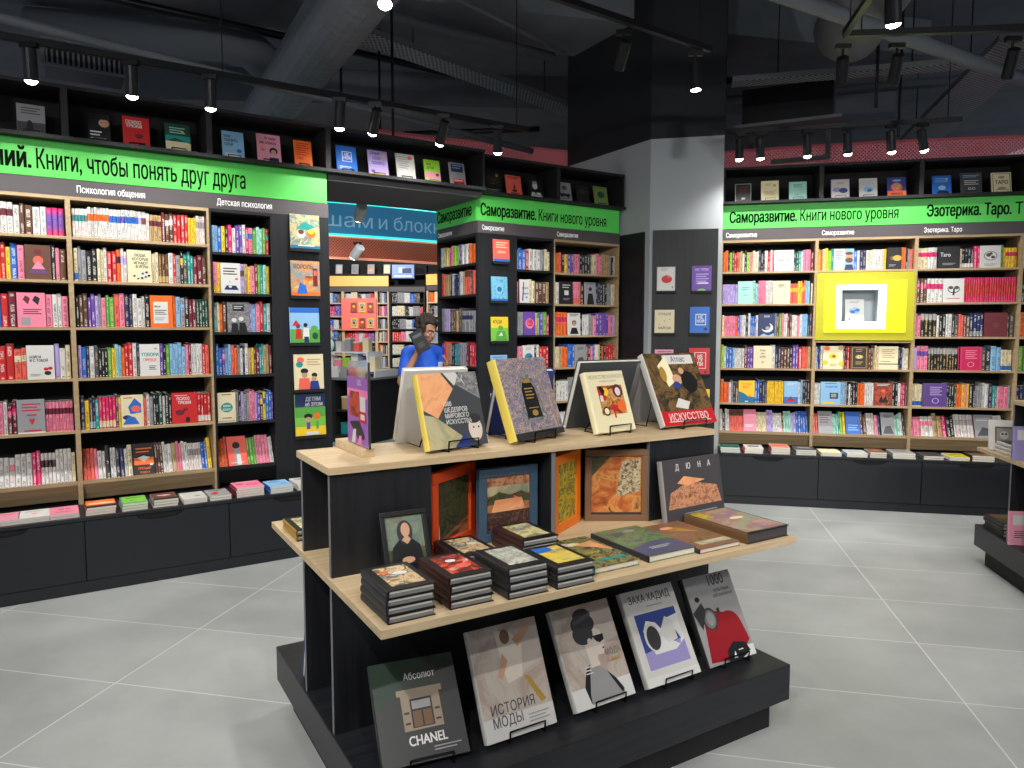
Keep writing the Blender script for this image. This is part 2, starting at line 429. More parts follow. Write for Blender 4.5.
mb = MB(); mb.box(-9, 9, -3.5, 16.2, 4.7, 4.8, CONC); struct(mb, 'ceiling')
for nm, bx in (('wall_back', (-9, 9, 16.0, 16.2)),):
    mb = MB(); mb.box(*bx, 0, 4.7, DARKP); struct(mb, nm)
# beams of the slab overhead
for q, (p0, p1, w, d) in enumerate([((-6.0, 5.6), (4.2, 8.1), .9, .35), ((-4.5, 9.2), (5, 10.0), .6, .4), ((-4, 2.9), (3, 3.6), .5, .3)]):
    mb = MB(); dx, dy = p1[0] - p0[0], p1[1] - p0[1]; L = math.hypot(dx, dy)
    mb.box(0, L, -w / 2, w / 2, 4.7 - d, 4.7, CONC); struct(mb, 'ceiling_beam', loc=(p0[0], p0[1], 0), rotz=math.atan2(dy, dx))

# ------------------------------------------------------------------ book bays
def drawer_front(x0, x1, z0, z1):
    mb = MB(); cx = (x0 + x1) / 2; pts = [(x0, z0), (x1, z0), (x1, z1)]
    hw = min(.13, (x1 - x0) * .3)
    pts += [(cx + hw * math.cos(PI * q / 12) * (1.0), z1 - .035 * math.sin(PI * q / 12) ** .8) for q in range(13)]
    pts += [(x0, z1)]
    mb.prism(pts, -.373, -.355, DRAW); return mb
def bay(fr, s0, s1, zs, label, oak=True, header=None, drawers=None, ledges=None, sx1=None, base=True, depth=.3, hdr=True):
    """one bookcase: s0..s1 wide; shelves reach to sx1 when a display panel fills the rest"""
    sh = OAKS if oak else MATT
    root = thing('bookcase', fr.p(s0, 0, 0), fr.a, label, 'bookcase', 'bookcases around the shop')
    W = s1 - s0; X = (sx1 or s1) - s0; pt = .0135
    def part(nm, parent=root, **b):
        mb = MB(); mb.box(b['x'][0], b['x'][1], b['y'][0], b['y'][1], b['z'][0], b['z'][1], b['m']); return mb.build(nm, parent)
    lo = .45
    part('side_panel', x=(0, pt), y=(0, depth - .02), z=(lo, 2.345), m=sh)
    part('side_panel', x=(X - pt, X), y=(0, depth - .02), z=(lo, 2.345), m=sh)
    part('back_panel', x=(0, W), y=(depth - .02, depth), z=(lo, 2.445), m=INNER)
    part('top_board', x=(pt, X - pt), y=(0, depth - .02), z=(2.325, 2.345), m=sh)
    for z in zs: part('shelf', x=(pt, X - pt), y=(.002, depth - .02), z=(z - .017, z), m=sh)
    mb = MB(); T = math.tan(R(25)); d = depth - .02
    mb.add([(pt, 0, .595), (X - pt, 0, .595), (X - pt, d, .595 - d * T), (pt, d, .595 - d * T), (pt, 0, .573), (X - pt, 0, .573), (X - pt, d, .573 - d * T), (pt, d, .573 - d * T)],
           [(0, 1, 2, 3), (7, 6, 5, 4), (0, 4, 5, 1), (1, 5, 6, 2), (2, 6, 7, 3), (3, 7, 4, 0)], sh)
    mb.add([(pt, .001, .574), (X - pt, .001, .574), (X - pt, .07, .47), (pt, .07, .47), (pt, .001, .562), (X - pt, .001, .562)], [(0, 3, 2, 1)], sh); mb.box(pt, X - pt, -.004, .001, .577, .6, sh); mb.build('sloping_shelf', root)
    if hdr:
        h = part('header_strip', x=(0, W), y=(0, .018), z=(2.346, 2.445), m=HEAD)
        for tx, a, b_ in (header or []):
            mb = MB(); put_text(mb, tx, a - s0, 2.372, .042, SIGNW, -.0012, width=b_ - a); mb.build('header_lettering', h)
    if ledges is not None:
        pn = part('display_panel', x=(X, W), y=(0, .02), z=(lo, 2.345), m=BLK)
        for (a, b_, z) in ledges:
            mb = MB(); mb.box(a - s0, b_ - s0, -.032, 0, z - .012, z, MATT); mb.box(a - s0, b_ - s0, -.034, -.031, z - .012, z + .01, MATT); mb.build('ledge', pn)
    if base:
        bc = part('base_cabinet', x=(0, W), y=(-.354, depth), z=(0, .428), m=MATT)
        part('ledge_top', x=(0, W), y=(-.373, depth), z=(.43, .45), m=BLKX)
        for (a, b_) in (drawers or [(s0, s1)]):
            drawer_front(a - s0 + .003, b_ - s0 - .003, .075, .426).build('drawer', root)
        part('plinth', x=(0, W), y=(-.365, -.354), z=(0, .07), m=DRAW)
    else:
        part('base_cabinet', x=(0, W), y=(0, depth), z=(0, .45), m=MATT)
    return root
ZL = [2.105, 1.84, 1.555, 1.24, .915]; ZC = [2.06, 1.785, 1.522, 1.228, .902]; ZW = [2.05, 1.768, 1.482, 1.19, .88]
ZM = [2.06, 1.77, 1.487, 1.19, .88]; ZS = [2.10, 1.838, 1.517, 1.217, .9]; ZR = [2.062, 1.77, 1.474, 1.182, .86]
bay(FL, -.8, 0, ZL, 'oak bookcase cut off by the edge of the picture')
bay(FL, 0, .8, ZL, 'oak bookcase of communication psychology with five tidy wide rows', header=[('Психология общения', .053, .424)])
PANL = [(1.332, .208, 2.104, .247), (1.33, .205, 1.77, .256), (1.315, .21, 1.436, .258), (1.337, .212, 1.1, .261), (1.337, .22, .764, .307)]
bay(FL, .8, 1.615, ZC, 'black bookcase of child psychology beside the doorway', False, [('Детская психология', .854, 1.214)], ledges=[(a - .005, a + w + .005, z) for a, w, z, h in PANL], sx1=1.215)
PANC = [(.141, .161, 2.104, .194), (.12, .161, 1.772, .213), (.119, .17, 1.43, .214), (.118, .162, 1.102, .216), (.118, .162, .78, .21)]
bay(FC, .392, .8, ZM, 'black bookcase on the corner of the block by the doorway', False)
# its face carries a narrow display panel in front of the shelves
pn = thing('book_display', FC.p(.002, 0, 0), FC.a, 'narrow black board with four ledges on the corner block by the doorway', 'display board')
mb = MB(); mb.box(0, .388, -.018, -.001, .452, 2.344, BLK); mb.build('panel_board', pn)
mb = MB(); mb.box(0, .388, -.018, -.001, 2.346, 2.445, HEAD); hs_ = mb.build('header_strip', pn)
mb = MB(); put_text(mb, 'Саморазвитие', .042, 2.372, .042, SIGNW, -.0192, width=.217); mb.build('header_lettering', hs_)
mb = MB(); mb.box(0, .388, -.36, -.001, 0, .428, DRAW); mb.build('base_cabinet', pn); mb = MB(); mb.box(0, .388, -.373, -.001, .43, .45, BLKX); mb.build('ledge_top', pn)
for a, w, z, h in PANC:
    mb = MB(); mb.box(a - .009, a + w, -.05, -.018, z - .012, z, MATT); mb.box(a - .009, a + w, -.052, -.049, z - .012, z + .01, MATT); mb.build('ledge', pn)
bay(FC, .8, 1.57, ZW, 'oak self-development bookcase next to the pale column', header=[('Саморазвитие', .833, 1.071)])
bay(FS, 0, .728, ZS, 'black end bookcase facing into the doorway', False, [('Саморазвитие', .023, .296)], base=False)
bay(FR, -.03, .79, ZR, 'oak self-development bookcase beside the column panel', header=[('Саморазвитие', .007, .276)])
bay(FR, .79, 1.6, [ZR[0], 1.436, 1.182, .86], 'oak self-development bookcase with the yellow niche', header=[('Саморазвитие', .826, 1.09)])
bay(FR, 1.6, 2.41, ZR, 'oak bookcase of esoteric and tarot books', header=[('Эзотерика. Таро', 1.65, 1.945)])
bay(FR, 2.41, 3.22, ZR, 'oak bookcase mostly outside the edge of the picture')

def green_sign(fr, s0, s1, label, texts):
    t = thing('lightbox_sign', fr.p(s0, 0, 2.447), fr.a, label, 'sign', 'green signs over the bookcases')
    mb = MB(); mb.box(0, s1 - s0, -.004, .02, 0, .212, GREEN); mb.build('panel', t)
    for tx, a, b_, z, cap, bold in texts:
        mb = MB(); put_text(mb, tx, a - s0, z - 2.447, cap, SIGNK, -.0055, width=b_ - a, bold=bold); mb.build('sign_lettering', t)
green_sign(FL, -.8, 1.605, 'long green sign about books for understanding each other', [('отношений.', -.70, -.175, 2.492, .118, True), ('Книги, чтобы понять друг друга', -.146, 1.04, 2.492, .118, False)])
green_sign(FC, 0, 1.56, 'green self-development sign on the corner block by the doorway', [('Саморазвитие.', .04, .6, 2.495, .1, True), ('Книги нового уровня', .63, 1.40, 2.495, .1, False)])
green_sign(FS, .0, .725, 'shaded green sign on the end face in the doorway', [('Саморазвитие', .025, .656, 2.5, .1, True)])
green_sign(FR, -.03, 3.2, 'green sign with esoteric and tarot lettering over the yellow niche', [('Саморазвитие.', .037, .61, 2.502, .1, True), ('Книги нового уровня', .64, 1.44, 2.502, .1, False), ('Эзотерика. Таро.', 1.667, 2.31, 2.507, .1, True), ('Тело.', 2.34, 2.6, 2.507, .1, False)])

def cubby(fr, s0, s1, label, fascia=None):
    t = thing('display_cubby', fr.p(s0, 0, 2.66), fr.a, label, 'display shelf', 'open display shelves above the signs')
    W = s1 - s0
    for nm, b, m in (('bottom_board', (0, W, -.085, .28, 0, .022), MATT), ('top_board', (0, W, -.06, .28, .305, .325), MATT), ('back_board', (0, W, .28, .3, 0, .325), INNER),
                     ('divider', (0, .018, -.055, .28, .022, .305), MATT), ('divider', (W - .018, W, -.055, .28, .022, .305), MATT)):
        mb = MB(); mb.box(*b, m); mb.build(nm, t)
    if fascia:
        mb = MB(); mb.box(fascia[0] - s0, fascia[1] - s0, -.0, .84, -.045, -.001, FASC); mb.build('soffit_board', t)
cubby(FL, -.8, 0.005, 'black open display shelf with one grey book, above the long sign')
cubby(FL, .005, .81, 'black open display shelf holding black, red and teal books')
cubby(FL, .81, 1.605, 'black open display shelf holding pale, pink and orange books')
cubby(FL, 1.605, 2.9, 'long black display shelf bridging the doorway', (1.62, 2.905))
cubby(FC, .0, .81, 'black open display shelf holding a salmon book')
cubby(FC, .81, 1.575, 'black open display shelf ending at the pale column')
cubby(FR, -.03, .80, 'black open display shelf holding black, cream and teal books')
cubby(FR, .80, 1.60, 'black open display shelf above the yellow niche')
cubby(FR, 1.60, 2.42, 'black open display shelf holding two blue books and a cream one')
cubby(FR, 2.42, 3.22, 'black open display shelf mostly outside the picture')

# the yellow niche
t = thing('display_niche', FR.p(.793, 0, 1.44), FR.a, 'bright yellow display niche with a glowing white opening', 'niche')
YEL = mat('yellow_lacquer', (184, 177, 16), .4); YELG = mat('yellow_lit_acrylic', (240, 250, 10), .3, emit=.45); WGL = mat('white_lit_acrylic', (236, 250, 246), .4, emit=.55)
GREYIN = mat('niche_grey', (176, 184, 188), .6)
mb = MB(); mb.ring(0, .805, 0, .6, .072, -.012, .2, YEL); mb.build('outer_frame', t, bevel=.002)
mb = MB(); x0, x1, z0, z1 = .072, .735, .072, .528
for b in ((x0, .165, z0, z1), (.575, x1, z0, z1), (.165, .575, z0, .1), (.165, .575, .49, z1)): mb.box(b[0], b[1], -.022, .01, b[2], b[3], YELG)
mb.build('lit_panel', t)
mb = MB(); 
for b in ((.165, .212, .1, .49), (.513, .575, .1, .49), (.212, .513, .1, .165), (.212, .513, .445, .49)): mb.box(b[0], b[1], -.03, .01, b[2], b[3], WGL)
mb.build('white_surround', t, bevel=.006)
mb = MB()
for b in ((.206, .212, 0, .13, .165, .445), (.513, .519, 0, .13, .165, .445), (.206, .519, 0, .13, .159, .165), (.206, .519, 0, .13, .445, .451), (.206, .519, .13, .136, .159, .451)): mb.box(*b, GREYIN)
mb.build('recess', t)

# the column
t0 = FK
mb = MB()
def colbox(mb, x0, x1, y0, y1, z0, z1, m): mb.box(x0, x1, y0, y1, z0, z1, m)
ang = R(121) - R(-12.5)
foot = [(0, 0), (.64, 0), (.64, .35), (.3, 1.3), (1.3 * math.cos(ang), 1.3 * math.sin(ang))]
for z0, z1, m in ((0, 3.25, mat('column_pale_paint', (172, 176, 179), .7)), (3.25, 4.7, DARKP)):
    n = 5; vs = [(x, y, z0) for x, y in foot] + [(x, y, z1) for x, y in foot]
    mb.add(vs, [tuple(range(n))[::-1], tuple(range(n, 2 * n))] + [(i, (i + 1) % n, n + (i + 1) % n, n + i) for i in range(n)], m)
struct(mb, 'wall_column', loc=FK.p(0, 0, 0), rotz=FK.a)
KB = [(.071, .169, 1.877, .226), (.381, .175, 1.874, .232), (.059, .179, 1.495, .219), (.371, .176, 1.496, .243), (.064, .171, 1.117, .236), (.369, .186, 1.124, .245), (.376, .186, .767, .229), (.064, .177, .767, .229)]
t = thing('book_display', FK.p(.029, 0, 0), FK.a, 'black wall board with two columns of ledges on the pale column', 'display board')
mb = MB(); mb.box(0, .575, -.02, 0, .08, 2.435, BLK); mb.build('panel_board', t)
for a, w, z, h in KB:
    mb = MB(); mb.box(a - .034, a + w - .024, -.052, -.02, z - .012, z, MATT); mb.box(a - .034, a + w - .024, -.054, -.051, z - .012, z + .01, MATT); mb.build('ledge', t)
t = thing('cladding_board', FK.p(0, 0, 0), FK.a + ang, 'plain black board on the shaded face of the pale column', 'board')
mb = MB(); mb.box(.06, .8, .001, .02, .08, 2.43, BLK); mb.build('panel_board', t)

# ------------------------------------------------------------------ the display tables
def podium(fr, label):
    """origin at the near corner of the plinth slab, x along the long side, y across; returns the root"""
    t = thing('display_table', fr.p(0, 0, 0), fr.a, label, 'display table', 'stepped display tables')
    def part(nm, b, m, bv=.002):
        mb = MB(); mb.box(*b, m)
        if 'board' in nm: mb.box(b[0] - .0012, b[0] - .0001, b[2] + .001, b[3] - .001, b[4], b[5], EDGE)
        if nm == 'divider': mb.box(b[0] + .001, b[1] - .001, b[2] - .0012, b[2] - .0001, b[4], b[5], EDGE)
        return mb.build(nm, t, bevel=bv)
    part('plinth', (.05, 1.61, .05, 1.13, 0, .12), MATT)
    part('base_slab', (0, 1.66, 0, 1.18, .12, .26), BLKX, .003)
    part('lower_board', (.008, 1.655, .424, .444, .26, .744), BLK)
    part('lower_board', (.008, 1.655, .743, .763, .26, .744), BLK)
    part('lower_divider', (.83, .85, .445, .742, .26, .744), BLK)
    part('middle_shelf', (0, 1.64, -.025, 1.205, .745, .77), OAK, .0015)
    part('upper_board', (.008, .35, .424, .444, .77, 1.097), BLK)
    part('upper_board', (1.31, 1.655, .424, .444, .77, 1.097), BLK)
    part('upper_board', (.008, 1.655, .743, .763, .77, 1.097), BLK)
    part('divider', (.33, .35, .445, .742, .77, 1.097), BLK)
    part('divider', (.832, .852, .424, .742, .77, 1.097), BLK)
    part('divider', (1.31, 1.33, .445, .742, .77, 1.097), BLK)
    part('top_shelf', (0, 1.665, .412, .79, 1.098, 1.122), OAK, .0015)
    return t
podium(FP, 'stepped black and oak display table of art books in the middle')
podium(FQ, 'stepped display table cut off by the edge of the picture')

# painterly surfaces
paint('p_frame_green', [(26, 34, 24), (58, 66, 40), (92, 84, 56), (30, 40, 34)], 22, 2)
paint('p_field', [(52, 36, 40), (150, 96, 60), (180, 120, 80), (60, 62, 84)], 14, 1.2, stretch=(.6, 1, 2))
paint('p_crowd', [(40, 30, 40), (96, 60, 44), (30, 26, 34), (120, 84, 70), (64, 40, 60)], 60, 1.2); paint('p_sun', [(92, 84, 20), (214, 190, 60), (70, 92, 50), (230, 210, 110)], 20, 2)
paint('p_gold', [(120, 62, 30), (176, 92, 44), (202, 140, 70), (96, 58, 34)], 16, 1)
paint('p_mosaic', [(60, 52, 40), (200, 186, 150), (120, 96, 66), (40, 34, 30)], 70, 1)
paint('p_portrait', [(84, 108, 104), (122, 132, 112), (104, 82, 56)], 12, 1)
paint('p_ornate', [(44, 42, 52), (150, 150, 186), (88, 84, 110), (206, 180, 160), (60, 50, 58), (170, 160, 190)], 26, 3)
paint('p_dune', [(88, 52, 40), (160, 100, 70), (206, 150, 112), (110, 66, 52)], 44, .8)
paint('p_darkart', [(22, 18, 16), (58, 46, 30), (120, 92, 52), (30, 24, 20)], 14, 2.2)
paint('p_emb', [(56, 22, 22), (206, 176, 120), (196, 120, 40), (120, 30, 34), (40, 38, 34)], 30, 1.5)
paint('p_food', [(150, 40, 24), (222, 196, 150), (60, 40, 20), (230, 226, 216)], 24, 1)
paint('p_red', [(226, 220, 210), (206, 70, 40), (30, 22, 24), (222, 90, 80)], 16, 1)
paint('p_sketch', [(216, 214, 200), (196, 196, 180), (130, 134, 126), (222, 220, 208)], 34, 1.4)
paint('p_impress', [(60, 80, 190), (230, 206, 60), (200, 180, 110), (90, 66, 50)], 10, 1, stretch=(1, 1, 2))
paint('p_wheat', [(214, 196, 110), (226, 214, 160), (140, 130, 70), (120, 150, 180)], 20, 1)
paint('p_garden', [(14, 48, 44), (34, 80, 68), (150, 140, 80), (12, 32, 36), (130, 96, 60)], 14, 2)
paint('p_lily', [(44, 54, 56), (84, 110, 52), (116, 138, 92), (62, 62, 84), (120, 124, 138)], 16, 1.8)
paint('p_renais', [(70, 66, 46), (122, 104, 70), (150, 90, 58), (116, 118, 104), (54, 50, 38)], 16, 1.6)
paint('p_pastel', [(96, 160, 158), (170, 156, 116), (166, 104, 116), (110, 140, 160)], 12, 1)
paint('p_nude', [(180, 166, 154), (192, 180, 168), (172, 150, 136), (186, 174, 164)], 5, 1.2)
paint('p_orange', [(222, 140, 90), (236, 170, 120), (196, 104, 66)], 8, 1)
paint('p_sky', [(120, 128, 112), (190, 176, 130), (150, 166, 176)], 7, 1)
paint('p_cover_a', [(214, 90, 60), (60, 150, 150), (230, 190, 120), (70, 120, 140)], 24, 1.6)
paint('p_cover_b', [(236, 200, 120), (222, 140, 60), (90, 150, 160), (226, 120, 70)], 18, 1.4)
paint('p_cover_c', [(60, 130, 180), (120, 190, 215), (40, 80, 130)], 14, 2)
paint('p_cover_d', [(40, 40, 44), (150, 150, 150), (90, 88, 88), (206, 204, 200)], 24, 1.4)
paint('p_cover_e', [(30, 20, 24), (200, 80, 50), (60, 28, 36), (220, 130, 80)], 14, 1.6)
mat('cloth_grey', (70, 72, 74), .6); mat('chanel_green', (30, 52, 38), .4); mat('chanel_dark', (44, 46, 44), .4); mat('stone', (150, 132, 112), .5)
mat('skin_print', (196, 150, 120), .5); mat('cover_black', (24, 23, 24), .38); mat('slate', (66, 68, 72), .45); mat('fog', (206, 202, 196), .35)
mat('dusk', (84, 84, 112), .4); mat('taupe', (70, 65, 67), .4); mat('oxblood', (58, 30, 30), .4); mat('band_red', (190, 30, 36), .35); mat('orange_frame', (232, 80, 34), .4); mat('blue_frame', (62, 84, 104), .45); mat('amber_frame', (238, 124, 28), .4)
mat('brown_frame', (116, 84, 56), .5); mat('yellow_spine', (222, 198, 88), .45); mat('ivory', (234, 222, 180), .45); mat('gold', (196, 156, 70), .35, .4)
mat('carred', (150, 22, 30), .25); mat('chrome_print', (120, 116, 112), .3); mat('lilac', (150, 140, 190), .4); mat('deep_blue', (44, 62, 130), .4); mat('darkgrey_print', (48, 46, 48), .5)
mat('pale_skin', (214, 200, 186), .5); mat('print_grey', (150, 148, 146), .5); mat('green_lit', (120, 190, 70), .5); mat('rose', (224, 150, 170), .45); mat('sea', (24, 110, 150), .45)  # the bright cover green is one flat printed colour

def table_book(label, x, y, z, w, h, t, yaw, lean, cm, sm, ops, stand=True, fr=FP, cat='book', group='art books on the display table'):
    L = R(lean); lift = t * math.sin(L) + (.003 if stand else 0)
    o = book_thing('art_book', fr.p(x, y, z + lift), fr.a + R(yaw), lean, w, h, t, C(cm), C(sm), ops, label, group)
    if stand:
        q = fr.M @ Matrix.Translation((x, y, z)) @ Matrix.Rotation(R(yaw), 4, 'Z')
        wire_stand(q @ Vector((w * .55, 0, 0)), fr.a + R(yaw), lean, w, h, 'black wire stand under the ' + label.split(',')[0], 'wire stands on the display tables')
    return o
ZT = 1.122
table_book('grey album of masterpieces, yellow spine', .366, .465, ZT, .255, .268, .034, 10.5, 16.5, 'slate', 'yellow_spine',
           'p 0 100 0 52 22 40 55 78 38 100 p_orange;p 42 100 58 82 70 92 64 100 fog;p 60 84 100 62 100 100 70 100 p_cover_d;p 0 0 0 46 18 42 60 12 52 0 p_sky;e 82 22 12 17 pale_skin;e 82 36 12 7 darkgrey_print;e 88 24 1.5 1.5 cover_black;e 79 24 1.5 1.5 cover_black;r 81 8 86 9 darkgrey_print;p 42 0 62 18 72 0 deep_blue;t 34 55 7 w 1000;t 34 47 6.5 w ШЕДЕВРОВ;t 34 39 6.5 w МИРОВОГО;t 34 31 6.5 w ИСКУССТВА')
table_book('large ornate grey album with a niche on its cover, yellow spine', .712, .465, ZT, .3, .314, .044, 20, 20, 'p_ornate', 'yellow_spine',
           'p 24 20 34 70 48 88 66 70 74 20 p_cover_d;p 33 24 35 60 42 72 55 72 62 60 64 24 cover_black;r 41 68 56 72 gold;l 40 60 58 4 4 gold;r 40 36 60 37 gold;e 50 30 6 4 gold;r 0 0 100 8 darkgrey_print')
table_book('cream book with a square heraldic picture', 1.103, .49, ZT, .219, .252, .03, 8, 19.5, 'ivory', 'ivory',
           'T 54 88 7 print_grey ИСКУССТВО И КРАСОТА;T 54 82 4.5 print_grey истории и сюжеты;r 22 28 88 76 p_emb;r 22 52 40 76 r;e 42 66 8 8 y;e 74 66 13 13 x;e 74 65 7 8 w;p 24 74 34 58 40 68 32 76 k;e 34 34 9 9 k;e 34 34 6 6 ivory;e 56 38 8 7 r;e 76 40 11 11 o;r 52 22 56 34 r;r 24 50 32 60 w;T 52 9 3 print_grey подарочное издание')
table_book('atlas with a dark old painting and a red title band', 1.445, .48, ZT, .302, .334, .036, 0, 27, 'p_darkart', 'fog',
           'r 0 0 100 19 band_red;T 50 6 11 fog ИСКУССТВО;r 34 84 92 97 fog;T 63 87 9 slate Атлас;p 20 82 40 96 46 60 30 52 ivory;e 50 62 9 8 skin_print;e 46 54 7 6 deep_blue;e 72 58 15 17 cover_black;e 62 74 5 5 skin_print;p 30 24 52 20 60 30 40 36 fog;l 10 4 90 3 1 fog;e 26 70 6 12 gold')
# back-to-back books on the far side of the top shelf
for lab, x, w, h, cm in (('pale backed book behind the grey album', .60, .25, .29, 'fog'), ('dark backed book behind the ornate album', 1.0, .26, .27, 'deep_blue'), ('large grey backed book behind the cream book', 1.46, .34, .30, 'slate'), ('pale grey backed book behind the atlas', 1.665, .24, .29, 'print_grey')):
    table_book(lab, x, .765, ZT, w, h, .03, 180, 20, cm, cm, 'r 6 4 94 96 print_grey;l 10 88 80 6 4 fog')
# lower row
lowrow = [
    ('dark fashion house album with a stone doorway', .064, .165, .264, .296, .03, -8.4, 39.5, 'chanel_dark', 'chanel_dark',
     'p 0 100 0 55 40 70 70 100 chanel_green;p 40 100 100 88 100 100 chanel_green;p 18 82 60 72 64 76 22 87 chanel_green;r 30 30 76 66 stone;r 26 64 80 70 stone;r 40 32 66 60 darkgrey_print;r 42 33 52 48 brown_frame;r 54 33 64 48 brown_frame;r 42 50 64 58 print_grey;r 32 36 38 38 darkgrey_print;r 68 36 74 38 darkgrey_print;r 32 46 38 48 darkgrey_print;r 68 46 74 48 darkgrey_print;T 56 79 8 fog Абсолют;B 55 16 10.5 w CHANEL;l 60 11 92 3 2 print_grey'),
    ('pale album with a pastel figure and fashion history title', .391, .133, .255, .336, .028, 0, 24.5, 'p_nude', 'fog',
     'p 36 96 60 90 72 78 66 52 60 40 44 40 40 60 pale_skin;e 50 88 7 9 brown_frame;p 60 84 84 96 88 90 66 76 skin_print;p 42 74 30 54 36 50 48 66 skin_print;p 42 46 70 50 86 22 30 24 p_nude;p 66 50 74 48 92 24 84 22 gold;r 0 0 100 20 fog;t 12 22 12 slate ИСТОРИЯ;t 12 11 12 slate МОДЫ;l 62 14 92 3 3 print_grey'),
    ('grey album with a woman in sunglasses, hair pinned up', .732, .137, .253, .332, .03, 1, 30, 'p_nude', 'fog',
     'r 0 0 100 20 w;p 36 38 56 36 74 22 84 10 84 3 26 3 22 18 28 30 print_grey;p 22 20 32 36 40 40 34 26 28 12 26 3 cover_black;l 30 37 42 3 3 fog;p 64 30 76 20 84 8 80 5 70 20 cover_black;p 40 60 42 36 57 37 55 44 58 47 66 46 70 49 72 53 71 56 76 58 72 64 72 70 62 74 pale_skin;e 46 80 20 14 darkgrey_print;e 42 70 17 14 darkgrey_print;e 48 89 15 9 darkgrey_print;p 30 84 62 90 64 87 32 80 slate;e 50 61 4 5 pale_skin;p 56 66 75 66 74 60 66 58 61 60 cover_black;p 67 53 73 53 69 51 darkgrey_print;t 70 44 8 chrome_print МОДА;t 70 37 7 gold и кино'),
    ('pale album with a curved white building', 1.045, .138, .253, .336, .028, .2, 30, 'fog', 'fog',
     'T 50 86 11 cover_black ЗАХА ХАДИД;l 40 80 70 3 1 print_grey;r 12 16 90 74 deep_blue;p 12 16 90 16 90 40 12 34 lilac;p 20 56 30 66 46 62 66 40 80 34 84 40 70 64 90 66 90 38 70 30 30 30 w;e 34 48 15 20 fog;e 35 47 12 17 darkgrey_print;p 48 50 66 66 78 60 78 40 60 38 fog;r 0 0 100 9 w'),
    ('pale album with an old red car', 1.347, .139, .251, .332, .03, -.5, 28.5, 'print_grey', 'darkgrey_print',
     'r 60 0 100 12 w;T 66 86 17 darkgrey_print 1000;T 72 78 6 slate культовых;T 72 72 6 slate автомобилей;p 6 4 16 46 40 58 70 52 90 40 96 18 80 8 40 2 carred;e 66 38 24 22 carred;e 30 50 15 17 darkgrey_print;e 30 50 12 14 chrome_print;e 31 50 8 10 print_grey;p 0 60 22 70 26 60 10 40 darkgrey_print;r 48 54 54 60 darkgrey_print;e 16 74 5 4 cover_black;p 40 0 44 12 60 20 84 16 90 6 70 0 cover_black;p 52 2 58 10 60 2 w;l 66 9 76 3 1 w')]
for lab, x, y, w, h, t_, yaw, lean, cm, sm, ops in lowrow:
    table_book(lab, x - .004, y - .03, .26, w, h, t_, yaw, lean, cm, sm, ops)
# middle shelf: upright books
ZMID = .77
table_book('dark book with a desert landscape leaning on the end board', 1.325, .33, ZMID, .34, .25, .028, 3, 9, 'taupe', 'print_grey',
           'p 4 22 10 48 40 62 60 58 90 50 96 22 p_dune;p 22 62 34 72 70 62 40 56 p_orange;B 24 83 7 fog Д;B 43 83 7 fog Ю;B 62 83 7 fog Н;B 79 83 7 fog А;r 0 16 100 19 slate;l 30 11 86 5 2 print_grey', stand=False)
def framed(label, x, y, w, h, t, yaw, lean, fm, pm, border, extra='', z=ZMID):
    """boxed picture album standing like a framed picture: frame, picture"""
    L = R(lean); mb = MB(); k = border * w
    mb.ring(0, w, 0, h, k, 0, t, C(fm)); mb.box(k, w - k, .012, t, k, h - k, C(fm))
    o = mb.build('boxed_album', loc=FP.p(x, y, z + t * math.sin(L)), rot=(-L, 0, FP.a + R(yaw)), bevel=.002); tag(o, label, 'book', 'boxed picture albums in the table')
    p = MB(); p.box(k, w - k, .009, .0119, k, h - k, C(pm))
    if extra:
        p.T = Matrix.Translation((k, .0088, k)); draw_cover(p, extra, w - 2 * k, h - 2 * k, 0)
    p.build('picture', o); return o
framed('red-orange boxed album with a dark green picture', .367, .449, .285, .285, .03, 31.5, 0, 'orange_frame', 'p_frame_green', .13, 'p 0 0 100 26 100 0 p_field;p 0 30 4 38 8 20 8 0 0 0 fog')
framed('grey-blue boxed album with a field of figures', .572, .498, .25, .272, .028, 0, 0, 'blue_frame', 'p_field', .13, 'r 0 82 100 100 p_dune;r 0 66 100 82 p_sky;p 0 60 30 72 56 64 80 70 100 62 100 50 0 50 p_frame_green;p 12 36 20 58 82 58 90 36 p_orange;r 0 0 100 36 p_crowd;p 60 58 66 68 74 58 p_red')
framed('orange boxed album with a yellow-green picture', .862, .445, .24, .298, .045, 29.5, 0, 'amber_frame', 'p_sun', .15)
framed('brown boxed album with a gold and mosaic picture', 1.088, .557, .254, .292, .03, -30, 0, 'brown_frame', 'p_gold', .10, 'p 50 30 60 90 98 96 98 40 p_mosaic;p 0 100 0 64 40 100 p_frame_green;r 0 0 100 4 darkgrey_print')
framed('small dark framed portrait of a seated figure', .145, .305, .157, .205, .02, -2, 20, 'cover_black', 'p_portrait', .1, 'r 0 0 100 40 p_frame_green;p 4 0 14 44 34 58 66 58 88 44 96 0 cover_black;e 50 70 21 30 darkgrey_print;e 52 74 12 18 skin_print;p 40 56 48 62 58 62 64 56 54 48 skin_print;e 52 20 17 8 skin_print;p 36 100 64 100 60 92 40 92 p_portrait')
wire_stand(FP.p(.223, .32, ZMID), FP.a, 20, .15, .2, 'black wire stand under the small framed portrait', 'wire stands on the display tables')
